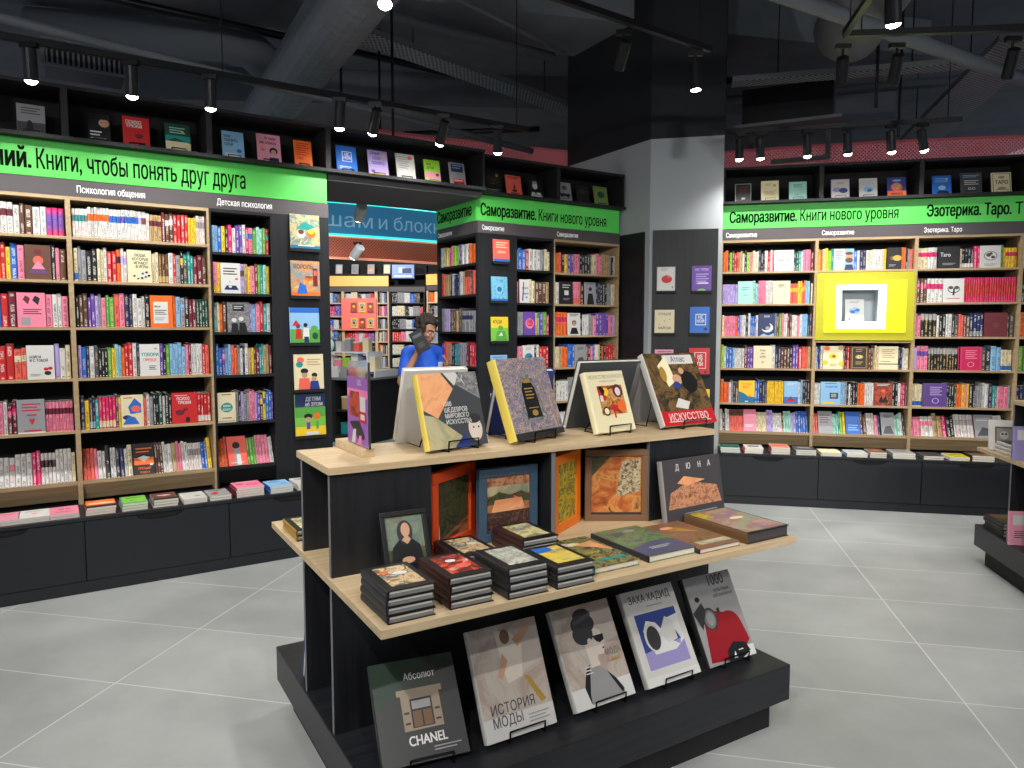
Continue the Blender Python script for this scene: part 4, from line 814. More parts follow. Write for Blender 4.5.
CUB = {'L': [(-.232, .14, .193, 'e', 'r 0 0 100 44 slate;l 14 86 84 8 3 a;e 44 44 8 8 k;p 30 20 36 42 54 42 58 20 k', 'grey book with a lone figure'), (.13, .12, .195, 'cover_black', 'e 72 70 24 22 skin_print;e 72 86 22 8 k;e 62 72 4 2 k;e 82 72 4 2 k;e 72 56 9 3 x;l 8 38 60 10 2 w;l 8 18 80 8 2 e', 'black book with a pale face'),
        (.321, .15, .206, 'r', 'b 12 78 15 w ПСИХО;b 12 66 15 w ТРЮКИ;e 60 40 16 10 x;r 56 6 80 20 k', 'red book with white title'), (.563, .15, .199, 'd', 'r 0 0 100 40 c;p 0 40 40 52 100 36 100 60 0 60 t;l 18 84 80 8 3 j;e 70 74 7 5 y', 'dark teal and cream book'),
        (.913, .14, .2, 'l', 'b 10 78 14 n КАК;b 10 64 14 n ПОНЯТЬ;b 10 50 14 n СЕБЯ;r 10 6 70 24 w;e 76 34 12 9 b', 'pale blue book'), (1.142, .16, .215, 'rose', 'b 34 82 14 x Я тебя;b 12 68 14 x не слышу;e 68 46 18 16 k;e 68 42 11 11 skin_print;p 44 4 50 24 88 24 92 4 n;e 24 48 10 7 f', 'pink book with a drawn woman'),
        (1.398, .125, .204, 'o', 'l 12 88 84 8 6 r;b 12 32 16 r УЖЕ;r 0 0 100 10 x', 'orange book')],
       'L2': [(1.706, .155, .211, 'b', 'r 28 44 76 80 w;r 31 46 73 78 b;B 52 64 15 w НЕ;B 52 52 15 w НОЙ;e 78 16 8 6 n;l 12 24 70 6 2 w', 'bright blue book with a square title'), (1.954, .155, .209, 'u', 'b 12 84 14 v ЛЮБИ;b 22 66 15 v СЕБЯ;b 16 48 15 v ПОНЯТЬ;r 0 0 100 14 y;e 80 86 10 7 y;e 20 22 10 8 v', 'lavender book with violet letters'),
        (2.181, .155, .213, 'fog', 'l 14 86 70 8 6 e;e 76 86 12 9 f;r 20 16 80 18 a', 'white book with a coral badge'), (2.42, .135, .195, 'i', 'r 0 20 100 50 rose;b 14 76 13 d ПРО;b 14 62 13 d ДЕТЕЙ;e 80 40 10 9 x;r 0 0 100 14 x', 'lime green book with a pink band'), (2.642, .14, .199, 'print_grey', 'r 12 62 88 94 n;l 20 86 80 9 2 l;r 20 8 90 34 r;l 26 26 80 8 2 w', 'grey book with navy and red blocks')],
       'C': [(.119, .165, .201, 'cover_black', 'e 76 84 8 8 gold;l 14 70 86 8 4 p_darkart;l 10 20 80 6 2 e', 'black book with a gold badge'), (.335, .155, .188, 'f', 'l 10 92 90 7 2 x;p 44 40 52 66 60 40 k;e 52 30 16 8 k;r 30 14 80 18 x', 'salmon book with a black ship'), (.565, .16, .183, 'cover_black', 'e 44 66 17 20 pale_skin;e 44 82 16 9 print_grey;p 8 4 20 34 76 34 96 4 w;r 40 26 50 34 k', 'black book with a pale-haired portrait'),
        (.887, .15, .188, 'print_grey', 'p 10 46 20 26 50 34 80 22 92 46 k;e 50 74 20 14 a;l 12 12 80 7 2 w', 'grey book with dark figures'), (1.104, .14, .182, 'cover_black', 'l 20 70 80 8 2 a', 'nearly black book'), (1.31, .16, .194, 'lilac_green', 'e 50 60 26 20 d;l 14 92 86 6 1 d;l 20 16 80 8 2 d', 'dull green book')],
       'R': [(.083, .14, .179, 'print_grey', 'r 5 4 95 96 cover_black;l 22 78 80 8 4 x;e 50 22 14 7 fog', 'black book with a grey rim'), (.31, .15, .196, 'ivory', 'e 76 78 9 8 s;l 20 84 60 6 2 s;l 16 50 84 6 4 s', 'cream book'), (.55, .148, .177, 'j', 'l 24 84 76 6 3 t;e 46 34 4 3 t', 'mint teal book'),
        (.903, .15, .183, 'u', 'r 4 4 96 96 fog;e 30 48 24 14 lilac;e 66 44 24 16 deep_blue;l 30 82 76 6 2 e', 'white book with violet hills'), (1.134, .145, .182, 'fog', 'l 14 86 84 8 3 l;e 50 44 30 18 l;e 56 40 14 10 b;l 20 14 70 6 2 e', 'pale blue and white book'), (1.361, .15, .18, 'deep_blue', 'e 50 52 30 26 f;r 0 0 100 34 o;e 50 56 18 16 p_cover_b;l 20 20 80 8 2 r;e 50 84 24 6 l', 'orange and blue book'),
        (1.719, .148, .178, 'b', 'l 14 84 84 8 3 l;e 50 40 20 14 l;p 20 8 40 30 80 22 90 8 n;e 76 80 6 5 y', 'blue book'), (1.938, .165, .194, 'slate', 'l 12 86 88 7 2 l;l 16 62 84 8 3 fog;e 42 28 8 7 fog;e 60 28 8 7 fog;e 42 28 5 4 slate;e 60 28 5 4 slate', 'slate book with an infinity sign'), (2.176, .15, .184, 'ivory', 'r 6 5 94 95 slate;r 9 7 91 93 ivory;B 50 46 22 slate ТАРО;e 50 78 16 8 s;e 50 26 20 8 s', 'cream tarot book')]}
mat('lilac_green', (120, 140, 70), .45)
for k, fr, tail in (('L', FL, ' in the upper display over the long sign'), ('L2', FL, ' in the upper display over the doorway'), ('C', FC, ' in the upper display of the corner block'), ('R', FR, ' in the upper display near the yellow niche')):
    for a, w, h, bs, ops, lab in CUB[k]:
        ledge_book(fr, a, 2.682, w, h * 1.02, bs, ops, lab + tail, .04, 12, 'books in the upper display shelves', True)
ledge_book(FR, .793 + .262, 1.44 + .1655, .155, .2, 'fog', 'e 50 48 30 16 l;e 40 44 14 9 b;e 64 52 14 9 b;e 52 60 12 8 l;l 22 90 80 6 2 e;r 18 8 26 14 k', 'white book with a blue flower inside the yellow niche', .055, 8, None)

# stacks lying on the ledges under the shelves
LS = [(-.439, .13, 2, 'rose', 'f', 'salmon pink book'), (-.319, .15, 2, 'w', 'w', 'white book with a small red mark'), (-.165, .145, 2, 'p', 'p', 'bright pink book'), (.012, .155, 3, 'o', 'k', 'orange and black book'), (.2, .138, 3, 'g', 'e', 'green book'), (.37, .138, 3, 'h', 'e', 'brown and pink book'),
      (.54, .137, 2, 'fog', 'w', 'white book with a dark swoosh'), (.69, .13, 2, 'print_grey', 'e', 'grey book with a red shape'), (.853, .175, 4, 'p', 'x', 'pink book with a magenta circle'), (1.07, .15, 3, 'l', 'b', 'pale blue book'), (1.25, .15, 3, 'fog', 'w', 'off-white book')]
EXTRA = {'white book with a small red mark': 'e 50 50 10 6 f;l 20 80 80 6 2 e', 'bright pink book': 'B 50 56 20 x ЭГО;l 20 30 80 6 2 x', 'orange and black book': 'r 0 0 100 30 k;r 6 44 94 60 c;B 50 70 14 c ПЛАН', 'green book': 'r 4 10 96 96 green_lit;e 40 40 10 5 d;l 20 80 80 6 3 d', 'brown and pink book': 'e 50 60 30 16 rose;r 0 0 100 24 k',
         'white book with a dark swoosh': 'e 66 36 16 6 slate;l 20 80 70 6 2 j', 'grey book with a red shape': 'p 10 30 40 60 56 40 30 20 r;l 20 84 80 6 2 x', 'pink book with a magenta circle': 'e 66 50 22 18 m;e 66 50 14 10 p;e 24 60 16 12 m;l 16 86 60 6 2 w', 'pale blue book': 'e 70 40 16 5 a;l 16 80 70 8 3 b', 'salmon pink book': 'l 16 80 80 8 3 f'}
for a, w, n, cm, sm, lab in LS:
    stack(FL, 'paperback', a, -.345, .45, w, .2, .0155, n, cm, sm, EXTRA.get(lab, 'l 16 80 80 8 3 a'), 'on the long low ledge', lab, 0, 'paperback stacks on the ledges', hard=False)
RS = [(-.02, .165, 3, 't', 't', 'dark teal book', 'r 4 4 96 96 d;l 16 70 84 12 3 t'), (.185, .155, 3, 'w', 'f', 'white and orange book', 'r 20 40 80 70 k'), (.405, .155, 4, 's', 'p', 'tan and pink book', 'r 6 20 94 80 f'), (.61, .165, 3, 'slate', 'e', 'charcoal book', 'l 16 70 84 12 3 fog'), (.815, .165, 2, 'ivory', 'c', 'cream book', ''),
      (1.02, .165, 2, 'fog', 'l', 'pale blue-white book', 'l 16 70 84 12 3 l'), (1.205, .13, 3, 'brown_frame', 'e', 'brown photograph book', 'e 50 60 24 14 f'), (1.38, .175, 3, 'print_grey', 'e', 'grey book', 'l 16 70 84 12 3 slate'), (1.62, .155, 2, 'slate', 'a', 'dark grey book', 'r 10 10 90 90 darkgrey_print'), (1.815, .15, 2, 'y', 'w', 'bright yellow book', 'r 2 2 98 98 yellow_lacquer;l 20 60 80 8 2 a'), (1.985, .165, 3, 'brown_frame', 'k', 'tan and black book', 'r 0 60 100 100 k')]
for a, w, n, cm, sm, lab, ops in RS:
    stack(FR, 'paperback', a, -.345, .45, w, .2, .0155, n, cm, sm, ops, 'on the ledge under the yellow niche wall', lab, 0, 'paperback stacks on the ledges', hard=False)

# ------------------------------------------------------------------ overhead: tracks, lamps, ducts
LAMPS = []
def spot(name, p, q, watts, ang, blend=.5, rad=.03, colr=(1, .985, .955)):
    ld = bpy.data.lights.new(name, 'SPOT'); ld.energy = watts; ld.spot_size = R(ang); ld.spot_blend = blend; ld.shadow_soft_size = rad; ld.color = colr
    o = bpy.data.objects.new(name, ld); col.objects.link(o); o.location = p
    o.rotation_euler = (Vector(q) - Vector(p)).to_track_quat('-Z', 'Y').to_euler(); return o
def track_light(p, target, label, watts=60, ang=70, zr=None, r=.032, L=.14, on=True, white=False, blend=.6, dome=.0205):
    """p: lens centre; the housing points from p back along the aim, hung from the track above"""
    p = Vector(p); d = (Vector(target) - p).normalized()
    t = thing('track_light', p, 0, label, 'track light', 'lamps on the ceiling tracks')
    hm = WHITEP if white else METAL
    mb = MB(); mb.tube([-d * L, -d * L * .97, -d * .012, (0, 0, 0)], r, hm, 16, rs=[r * .8, r, r, r * .96]); mb.build('housing', t)
    mb = MB(); mb.tube([d * .0004, d * dome * .3, d * dome * .63, d * dome * .88, d * dome], 0, LENS if on else ACR, 16, rs=[r * .9, r * .86, r * .7, r * .42, r * .1]); mb.build('lens', t)
    top = -d * (L * .62); zt = (zr - p.z) if zr else top.z + .09
    mb = MB(); mb.tube([top + Vector((0, 0, .01)), (top.x, top.y, zt - .02)], .008, METAL, 8); mb.box(top.x - .045, top.x + .045, top.y - .016, top.y + .016, zt - .028, zt, METAL); mb.build('bracket', t)
    if on and watts: spot('lamp_beam', p + d * .02, target, watts, ang, blend)
def rail(p, q, label, w=.035):
    p, q = Vector(p), Vector(q); d = q - p
    t = thing('lighting_track', p, math.atan2(d.y, d.x), label, 'lighting track'); L = d.xy.length
    mb = MB(); mb.box(0, L, -w / 2, w / 2, 0, .035, METAL); mb.build('rail', t)
    for k in range(max(2, int(L / 1.6) + 1)):
        x = .1 + (L - .2) * k / max(1, int(L / 1.6)); mb = MB(); mb.tube([(x, 0, .035), (x, 0, 4.7 - p.z)], .004, METAL, 6); mb.build('hanger', t)
off = Vector((math.cos(R(-57.3)), math.sin(R(-57.3)), 0))
rail(FL.p(-1.4, -.45, 3.06), FL.p(3.05, -.45, 3.06), 'black lighting track along the long bookcase wall')
for k, s in enumerate([-.15, .33, .75, 1.55, 1.78, 2.29, 2.78]):
    tg = FL.p(s + .04, .0, .75) if s < 1.6 else (FL.p(s, 1.2, .5) if s < 2.4 else FC.p(.25, .0, .8))
    track_light(FL.p(s, -.45, 2.87), tg, '%s lamp from the picture edge on the track of the long bookcase wall' % ORD[k], 38, 128, 3.06, .034, .165, blend=1.0)
for s in (-.6, -1.05): track_light(FL.p(s, -.45, 2.87), FL.p(s + .1, 0, .75), 'lamp outside the picture on the long track, %s' % ('nearer' if s > -1 else 'farther'), 38, 128, 3.06, .034, .165, blend=1.0)
rail(FR.p(-.15, -.45, 3.18), FR.p(1.75, -.45, 3.18), 'black lighting track along the niche wall')
for k, s in enumerate([.07, .24, .61, .92, 1.25, 1.49]):
    track_light(FR.p(s, -.45, 2.97), FR.p([.15, .4, .75, 1.1, 1.6, 2.1][k], 0, .7), '%s lamp from the column on the track of the niche wall' % ORD[k], 34, 128, 3.18, .034, .165, blend=1.0)
rail((-.6, 3.42, 3.30), (1.26, 4.74, 3.30), 'black lighting track above the display table, ending at the column')
track_light((.64, 4.47, 3.10), (.15, 6.3, 1.0), 'dark lamp tilted away towards the corner block, on the track above the table', 70, 60, 3.30, .035, .17, dome=.002)
track_light((1.17, 4.72, 3.06), (1.3, 4.6, 0), 'lamp pointing straight down near the end of the track above the table', 60, 70, 3.30, .035, .17, dome=.006)
track_light((-.57, 3.36, 3.0), (-.5, 2.6, .9), 'glaring round lamp at the top edge above the doorway', 70, 70, 3.30, .035, .15)
track_light((-.34, 3.5, 3.14), (-.6, 5.7, 1.1), 'dark lamp body next to the glaring round lamp', 60, 60, 3.30, .035, .17, dome=.002)
rail((1.82, 3.57, 3.28), (1.98, 4.43, 3.28), 'short black track overhead near the niche wall')
rail((1.98, 4.45, 3.28), (3.4, 4.32, 3.28), 'black cross track overhead near the niche wall')
track_light((1.95, 3.82, 3.1), (2.5, 4.6, 0), 'lamp with a slanted glowing rim near the top edge', 90, 80, 3.28, .04, .18)
track_light((2.05, 4.62, 3.06), (2.7, 6.3, .8), 'dark lamp tilted towards the column side, on the cross track', 40, 70, 3.28, .035, .17, dome=.002)
track_light((2.36, 4.6, 3.06), (2.7, 6.2, .6), 'dark lamp hanging straight on the cross track', 40, 70, 3.28, .035, .17, dome=.002)
track_light((3.0, 4.5, 3.06), (3.4, 6.0, .8), 'dark lamp at the picture edge on the cross track', 60, 70, 3.28, .035, .17, dome=.002)
# unseen fill lamps of the same kind, added behind and beside the camera
rail((-2.4, -.4, 3.3), (3.4, -.4, 3.3), 'added lighting track overhead behind the camera')
for k, (p, q, w) in enumerate([((-1.9, -.4, 3.12), (-1.9, 2.6, .4), 150), ((-.6, -.4, 3.12), (-.1, 2.9, .7), 150), ((.8, -.4, 3.12), (.9, 3.2, .7), 120), ((2.2, -.4, 3.12), (2.3, 3.6, 0), 150), ((3.2, -.4, 3.12), (3.1, 3.6, .5), 110), ((-2.2, -.4, 3.12), tuple(FL.p(.3, 0, 1.7)), 110), ((-1.2, -.4, 3.12), tuple(FC.p(.6, 0, 1.8)), 110), ((2.6, -.4, 3.12), tuple(FR.p(1.5, 0, 1.7)), 150)]):
    track_light(p, q, '%s added fill lamp on the track behind the camera' % ORD[k], w, 74, 3.3)
rail((-2.4, 1.5, 3.3), (3.2, 1.5, 3.3), 'added lighting track overhead in front of the display table')
for k, (p, q, w) in enumerate([((-1.7, 1.5, 3.12), (-1.6, 3.0, 0), 110), ((1.9, 1.5, 3.12), (2.0, 3.6, 0), 110), ((.2, 1.5, 3.12), (.2, 2.9, .9), 60)]):
    track_light(p, q, '%s added fill lamp on the track in front of the table' % ORD[k], w, 76, 3.3)

def run(name, label, pts, r, m, n=20, cat='duct', rib=False, rs=None):
    mb = MB()
    if rib:
        P = [Vector(p) for p in pts]; out = []; rr = []
        for a, b in zip(P, P[1:]):
            k = max(2, int((b - a).length / .05))
            for q in range(k): out.append(a.lerp(b, q / k)); rr.append(r * (1.012 if q % 2 else .99))
        out.append(P[-1]); rr.append(r); mb.tube(out, r, m, n, rs=rr)
    else: mb.tube(pts, r, m, n, rs=rs)
    return tag(mb.build(name, smooth=not rib), label, cat)
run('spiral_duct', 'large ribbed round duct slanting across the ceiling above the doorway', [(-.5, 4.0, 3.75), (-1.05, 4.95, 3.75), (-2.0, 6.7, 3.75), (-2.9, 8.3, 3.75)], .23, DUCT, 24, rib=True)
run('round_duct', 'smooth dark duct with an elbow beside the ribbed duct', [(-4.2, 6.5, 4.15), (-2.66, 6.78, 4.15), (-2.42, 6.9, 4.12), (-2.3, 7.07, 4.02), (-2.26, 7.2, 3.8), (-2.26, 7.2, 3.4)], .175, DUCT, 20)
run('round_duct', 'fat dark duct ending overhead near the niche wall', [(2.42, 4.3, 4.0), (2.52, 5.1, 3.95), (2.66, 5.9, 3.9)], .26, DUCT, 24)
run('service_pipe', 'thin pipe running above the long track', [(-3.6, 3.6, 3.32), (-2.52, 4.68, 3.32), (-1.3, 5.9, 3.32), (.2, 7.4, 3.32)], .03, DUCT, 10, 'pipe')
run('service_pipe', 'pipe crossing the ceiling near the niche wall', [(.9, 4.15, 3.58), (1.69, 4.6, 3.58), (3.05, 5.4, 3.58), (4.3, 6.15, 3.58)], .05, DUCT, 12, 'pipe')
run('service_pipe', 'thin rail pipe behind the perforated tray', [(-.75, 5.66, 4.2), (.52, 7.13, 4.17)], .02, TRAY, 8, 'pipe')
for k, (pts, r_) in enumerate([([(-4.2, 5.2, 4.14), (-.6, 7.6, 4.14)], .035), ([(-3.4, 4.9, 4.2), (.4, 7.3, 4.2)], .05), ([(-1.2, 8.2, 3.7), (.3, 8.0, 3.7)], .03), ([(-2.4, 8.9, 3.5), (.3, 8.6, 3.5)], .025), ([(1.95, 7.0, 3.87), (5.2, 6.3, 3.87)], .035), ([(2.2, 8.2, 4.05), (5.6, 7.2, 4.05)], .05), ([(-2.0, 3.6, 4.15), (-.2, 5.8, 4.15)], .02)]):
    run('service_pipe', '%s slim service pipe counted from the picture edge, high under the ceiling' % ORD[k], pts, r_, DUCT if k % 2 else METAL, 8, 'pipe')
def tray(label, p, q, w=.16, h=.05):
    p, q = Vector(p), Vector(q); d = q - p; L = d.length
    t = thing('cable_tray', p, 0, label, 'cable tray'); t.rotation_euler = d.to_track_quat('X', 'Z').to_euler()
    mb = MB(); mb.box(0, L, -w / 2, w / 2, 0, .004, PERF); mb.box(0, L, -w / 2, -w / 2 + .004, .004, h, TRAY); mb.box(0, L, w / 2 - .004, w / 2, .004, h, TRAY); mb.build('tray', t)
    for x in (L * .2, L * .75):
        mb = MB(); mb.tube([(x, w / 2 + .01, 0), (x, w / 2 + .01, .9)], .006, METAL, 6); mb.build('hanger_rod', t)
def perforated(name, colr, scale, hole, see, emit=0.0, flat=False):
    m = mat(name, colr, .5, emit=emit); nt = m.node_tree; b = bsdf(m)
    tc = nd(nt, 'ShaderNodeTexCoord'); vo = nd(nt, 'ShaderNodeTexVoronoi', feature='F1', voronoi_dimensions='2D'); vo.inputs['Scale'].default_value = scale; vo.inputs['Randomness'].default_value = 0.0
    mp = nd(nt, 'ShaderNodeMapping'); mp.inputs['Rotation'].default_value = (0, 0, R(45)); sp = nd(nt, 'ShaderNodeSeparateXYZ'); cm = nd(nt, 'ShaderNodeCombineXYZ')
    nt.links.new(tc.outputs['Object'], sp.inputs[0]); nt.links.new(sp.outputs[0], cm.inputs[0]); nt.links.new(sp.outputs[1 if flat else 2], cm.inputs[1]); nt.links.new(cm.outputs[0], mp.inputs[0]); nt.links.new(mp.outputs[0], vo.inputs['Vector'])
    k = mth(nt, 'GREATER_THAN', vo.outputs['Distance'], hole)
    if see: nt.links.new(k, b.inputs['Alpha'])
    else:
        mx = nd(nt, 'ShaderNodeMix', data_type='RGBA'); mx.inputs[6].default_value = (.004, .004, .005, 1); mx.inputs[7].default_value = lin(colr)
        nt.links.new(k, mx.inputs[0]); nt.links.new(mx.outputs[2], b.inputs['Base Color'])
    return m
PERF = perforated('perforated_tray', (140, 144, 148), 28, .34, False, flat=True)
tray('pale perforated cable tray slanting overhead in the centre', (-1.28, 6.3, 4.0), (1.05, 8.85, 4.0), .26)
tray('pale perforated cable tray along the niche wall side', (1.95, 6.58, 3.7), (3.85, 6.11, 3.7), .16)
tray('wide perforated cable tray slanting down to the niche wall', (3.9, 5.6, 3.72), (4.75, 8.6, 3.72), .42)
t = thing('air_unit', (2.85, 7.6, 3.55), R(-25), 'boxy ceiling air unit with a pale rim above the niche wall', 'air conditioner')
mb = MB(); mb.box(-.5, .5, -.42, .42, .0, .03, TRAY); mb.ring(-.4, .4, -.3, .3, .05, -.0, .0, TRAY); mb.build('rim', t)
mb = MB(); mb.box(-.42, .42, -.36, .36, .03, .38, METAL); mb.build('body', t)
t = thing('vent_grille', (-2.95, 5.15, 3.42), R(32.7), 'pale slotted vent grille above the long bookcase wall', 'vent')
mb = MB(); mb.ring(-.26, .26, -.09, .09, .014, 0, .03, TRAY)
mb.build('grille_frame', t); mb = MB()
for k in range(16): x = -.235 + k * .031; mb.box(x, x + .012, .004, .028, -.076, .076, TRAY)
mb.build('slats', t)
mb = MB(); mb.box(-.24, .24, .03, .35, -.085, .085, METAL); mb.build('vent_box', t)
for k, (p, z0) in enumerate([((-1.45, 6.3), 3.0), ((-.95, 5.9), 3.05), ((-1.25, 7.0), 3.2), ((2.9, 5.9), 3.3), ((3.35, 6.4), 3.2)]):
    mb = MB(); mb.tube([(p[0], p[1], z0), (p[0], p[1], 4.7)], .012, METAL, 6)
    tag(mb.build('hanger_rod'), 'thin dark rod hanging from the ceiling, %s' % ['nearest the doorway track', 'between the tray and the doorway', 'behind the ribbed duct', 'under the niche side tray', 'near the slanting wide tray'][k], 'rod')
# perforated red valance over the shelves, and the hanging blue sign seen through the doorway
VAL = perforated('perforated_red', (196, 104, 112), 40, .36, True, emit=.2); COP = perforated('perforated_copper', (190, 92, 66), 40, .26, False, emit=.18)  # the bands' emission stands in for light that does not reach them
def valance(label, fr, pts, z0, z1, m, lip, rise=0.0):
    t = thing('perforated_valance', fr.p(0, 0, 0), fr.a, label, 'valance')
    mb = MB(); mb.add([(x, y, z0) for x, y in pts] + [(x, y, z1 + rise * (x - pts[0][0])) for x, y in pts] , [(k, k + 1, len(pts) + k + 1, len(pts) + k) for k in range(len(pts) - 1)], m); mb.build('mesh_band', t)
    mb = MB(); mb.tube([(x, y, z1 + rise * (x - pts[0][0])) for x, y in pts], .015, lip, 6); mb.tube([(x, y, z0) for x, y in pts], .015, lip, 6); mb.build('edge_tube', t)
    return t
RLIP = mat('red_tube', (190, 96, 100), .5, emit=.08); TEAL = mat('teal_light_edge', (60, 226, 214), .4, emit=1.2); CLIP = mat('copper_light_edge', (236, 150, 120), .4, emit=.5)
arc = lambda x0, x1, y, sag, n=14: [(x0 + (x1 - x0) * k / n, y + sag * (2 * k / n - 1) ** 2) for k in range(n + 1)]
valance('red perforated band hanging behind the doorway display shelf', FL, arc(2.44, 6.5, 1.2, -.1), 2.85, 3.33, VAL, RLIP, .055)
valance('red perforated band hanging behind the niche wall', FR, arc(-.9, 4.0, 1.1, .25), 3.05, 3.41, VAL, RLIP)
valance('copper perforated band below the blue sign through the doorway', FL, arc(.8, 5.6, 2.7, .4), 2.33, 2.57, COP, CLIP)
t = thing('hanging_sign', FL.p(0, 0, 0), FL.a, 'curved blue hanging sign with pale lettering seen through the doorway', 'sign')
BLU = mat('blue_translucent', (56, 132, 176), .4, emit=.34)
pts = arc(.9, 5.4, 2.45, .35)
mb = MB(); mb.add([(x, y, 2.56) for x, y in pts] + [(x, y, 2.89) for x, y in pts], [(k, k + 1, 15 + k + 1, 15 + k) for k in range(14)], BLU); mb.build('sign_band', t)
mb = MB(); mb.tube([(x, y, 2.555) for x, y in pts], .014, TEAL, 6); mb.tube([(x, y, 2.895) for x, y in pts], .006, TEAL, 6); mb.build('light_edge', t)
def curve_text(mb, s, x0, x1, z, cap, m):
    vs, fs, w = text_geo(s, False); k = (x1 - x0) / w; out = []
    for x, q in vs:
        X = x0 + x * k; u = (X - .9) / 4.5; out.append((X, 2.45 + .35 * (2 * u - 1) ** 2 - .006, z + q * cap))
    mb.add(out, fs, m)
mat('pale_blue_lettering', (150, 200, 224), .5, emit=.3)
mb = MB(); curve_text(mb, 'К карандашам', 1.09, 2.94, 2.645, .155, C('pale_blue_lettering')); curve_text(mb, 'и', 3.01, 3.11, 2.645, .155, C('pale_blue_lettering')); curve_text(mb, 'блокнотам', 3.19, 4.31, 2.645, .155, C('pale_blue_lettering')); mb.build('sign_lettering', t)

# ------------------------------------------------------------------ the room beyond the doorway
FF = Frame(-4.1, 15, 0)
ORS = mat('amber_sign', (240, 182, 96), .45, emit=.2)
def far_bay(fr, x0, x1, zs, label, oak=True, sign=True):
    t = thing('bookcase', fr.p(x0, 0, 0), fr.a, label, 'bookcase', 'bookcases beyond the doorway'); W = x1 - x0; m = OAK if oak else MATT
    for nm, b, mm in (('side_panel', (0, .03, 0, .3, 0, 2.3), m), ('side_panel', (W - .03, W, 0, .3, 0, 2.3), m), ('back_panel', (0, W, .3, .32, 0, 3.0), INNER), ('header_strip', (0, W, 0, .02, 2.3, 2.4), HEAD), ('top_board', (0, W, 0, .3, 2.64, 2.66), MATT), ('base_cabinet', (.03, W - .03, -.2, .3, 0, .45), MATT)):
        mb = MB(); mb.box(*b, mm); mb.build(nm, t)
    if sign:
        mb = MB(); mb.box(0, W, -.01, .02, 2.41, 2.62, ORS); mb.build('amber_sign_panel', t)
    for z in zs:
        mb = MB(); mb.box(.03, W - .03, .0, .3, z - .025, z, m); mb.build('shelf', t)
    for z in zs + [.46]:
        fill_row(Frame(fr.p(x0, 0, 0).x, fr.p(x0, 0, 0).y, math.degrees(fr.a)), .05, W - .05, z + .001, .215, rnd.choice(['w:3 c:4 k:3 w:3 e:4 r:2', 'k:4 e:5 w:4 b:3 a:3', 'r:4 p:3 w:3 m:3 v:4', 'e:4 l:4 b:3 w:4 k:2', 'o:3 c:5 h:4 n:4 w:3']), 0, '', False)
ZF = [2.07, 1.8, 1.53, 1.27, 1.0, .74]
far_bay(FF, 0, .6, ZF, 'far oak bookcase at the door jamb, under the amber sign'); far_bay(FF, .6, 1.29, ZF, 'far oak bookcase with a red display, under the amber sign'); far_bay(FF, 1.29, 1.55, ZF, 'narrow far oak bookcase under the amber sign')
far_bay(FF, 1.56, 2.3, ZF, 'far black bookcase under the small screen', False, False)
far_bay(Frame(-1.72, 14.6, -35), 0, .9, ZF, 'far angled oak bookcase above the head of the person')
t = thing('wall_screen', FF.p(1.62, -.04, 2.56), 0, 'small lit screen on the far black wall', 'screen')
mb = MB(); mb.box(0, .48, 0, .04, 0, .3, METAL); mb.build('screen_casing', t)
scr = mat('screen_pale_blue', (120, 145, 215), .3, emit=.25); mat('screen_white', (190, 205, 245), .3, emit=.3)
mb = MB(); mb.box(.015, .465, -.003, -.0002, .015, .285, scr); mb.T = Matrix.Translation((.015, -.0035, .015)); draw_cover(mb, 'r 30 40 60 80 screen_white;r 46 36 88 74 n;r 10 8 90 20 screen_white', .45, .27, 0); mb.build('screen_face', t)
t = thing('display_niche', FF.p(.58, -.06, 1.5), 0, 'far red display frame holding small orange covers', 'niche')
RD = mat('coral_red_lacquer', (236, 116, 104), .4, emit=.1)
mb = MB(); mb.box(0, .72, 0, .05, 0, .66, RD); mb.build('display_board', t)
for k in range(6):
    x = .2 + (k % 3) * .17; z = 1.55 + (k // 3) * .32
    ledge_book(FF, .58 + x, z, .13, .2, 'y', 'r 0 0 100 100 p_cover_e;e 50 60 20 18 y' if k % 2 else 'r 10 10 90 90 p_cover_b;e 50 50 16 22 k', 'small orange cover, %s row of the far red display, %s along' % (('lower', 'upper')[k // 3], ORD[k % 3]), -.09, 3, 'covers in the far red display')
for k in range(5):
    ledge_book(FF, .12 + k * .33, 2.665, .14, .2, 'e', 'r 10 10 90 90 %s' % ('p_cover_a', 'fog', 'p_cover_d', 'p_cover_b', 'ivory')[k], '%s small book on top of the far amber sign' % ORD[k], .05, 10, 'books on top of the far amber sign')
# stationery table
FG = Frame(-1.94, 9.5, -26)
t = thing('display_table', FG.p(0, 0, 0), FG.a, 'black stationery table with a grey top beyond the doorway', 'display table')
for nm, b, m in (('table_top', (-1.5, .0, 0, 1.0, .85, .875), TRAY), ('base_slab', (-1.5, 0, 0, 1.0, 0, .1), MATT), ('upright_board', (-.03, -.01, .02, .98, .1, .85), MATT), ('upright_board', (-.55, -.53, .02, .98, .1, .85), MATT), ('lower_shelf', (-.53, -.03, .02, .98, .42, .44), MATT), ('cabinet_body', (-1.48, -.56, .02, .98, .1, .85), MATT),
                 ('riser', (-1.45, -.1, .35, .9, .95, .965), ACR), ('riser_leg', (-1.45, -1.43, .35, .9, .875, .95), ACR), ('riser_leg', (-.12, -.1, .35, .9, .875, .95), ACR), ('upper_tier', (-1.3, -.3, .45, .8, 1.2, 1.215), ACR), ('tier_leg', (-1.3, -1.28, .45, .8, .965, 1.2), ACR), ('tier_leg', (-.32, -.3, .45, .8, .965, 1.2), ACR)):
    mb = MB(); mb.box(*b, m); mb.build(nm, t)
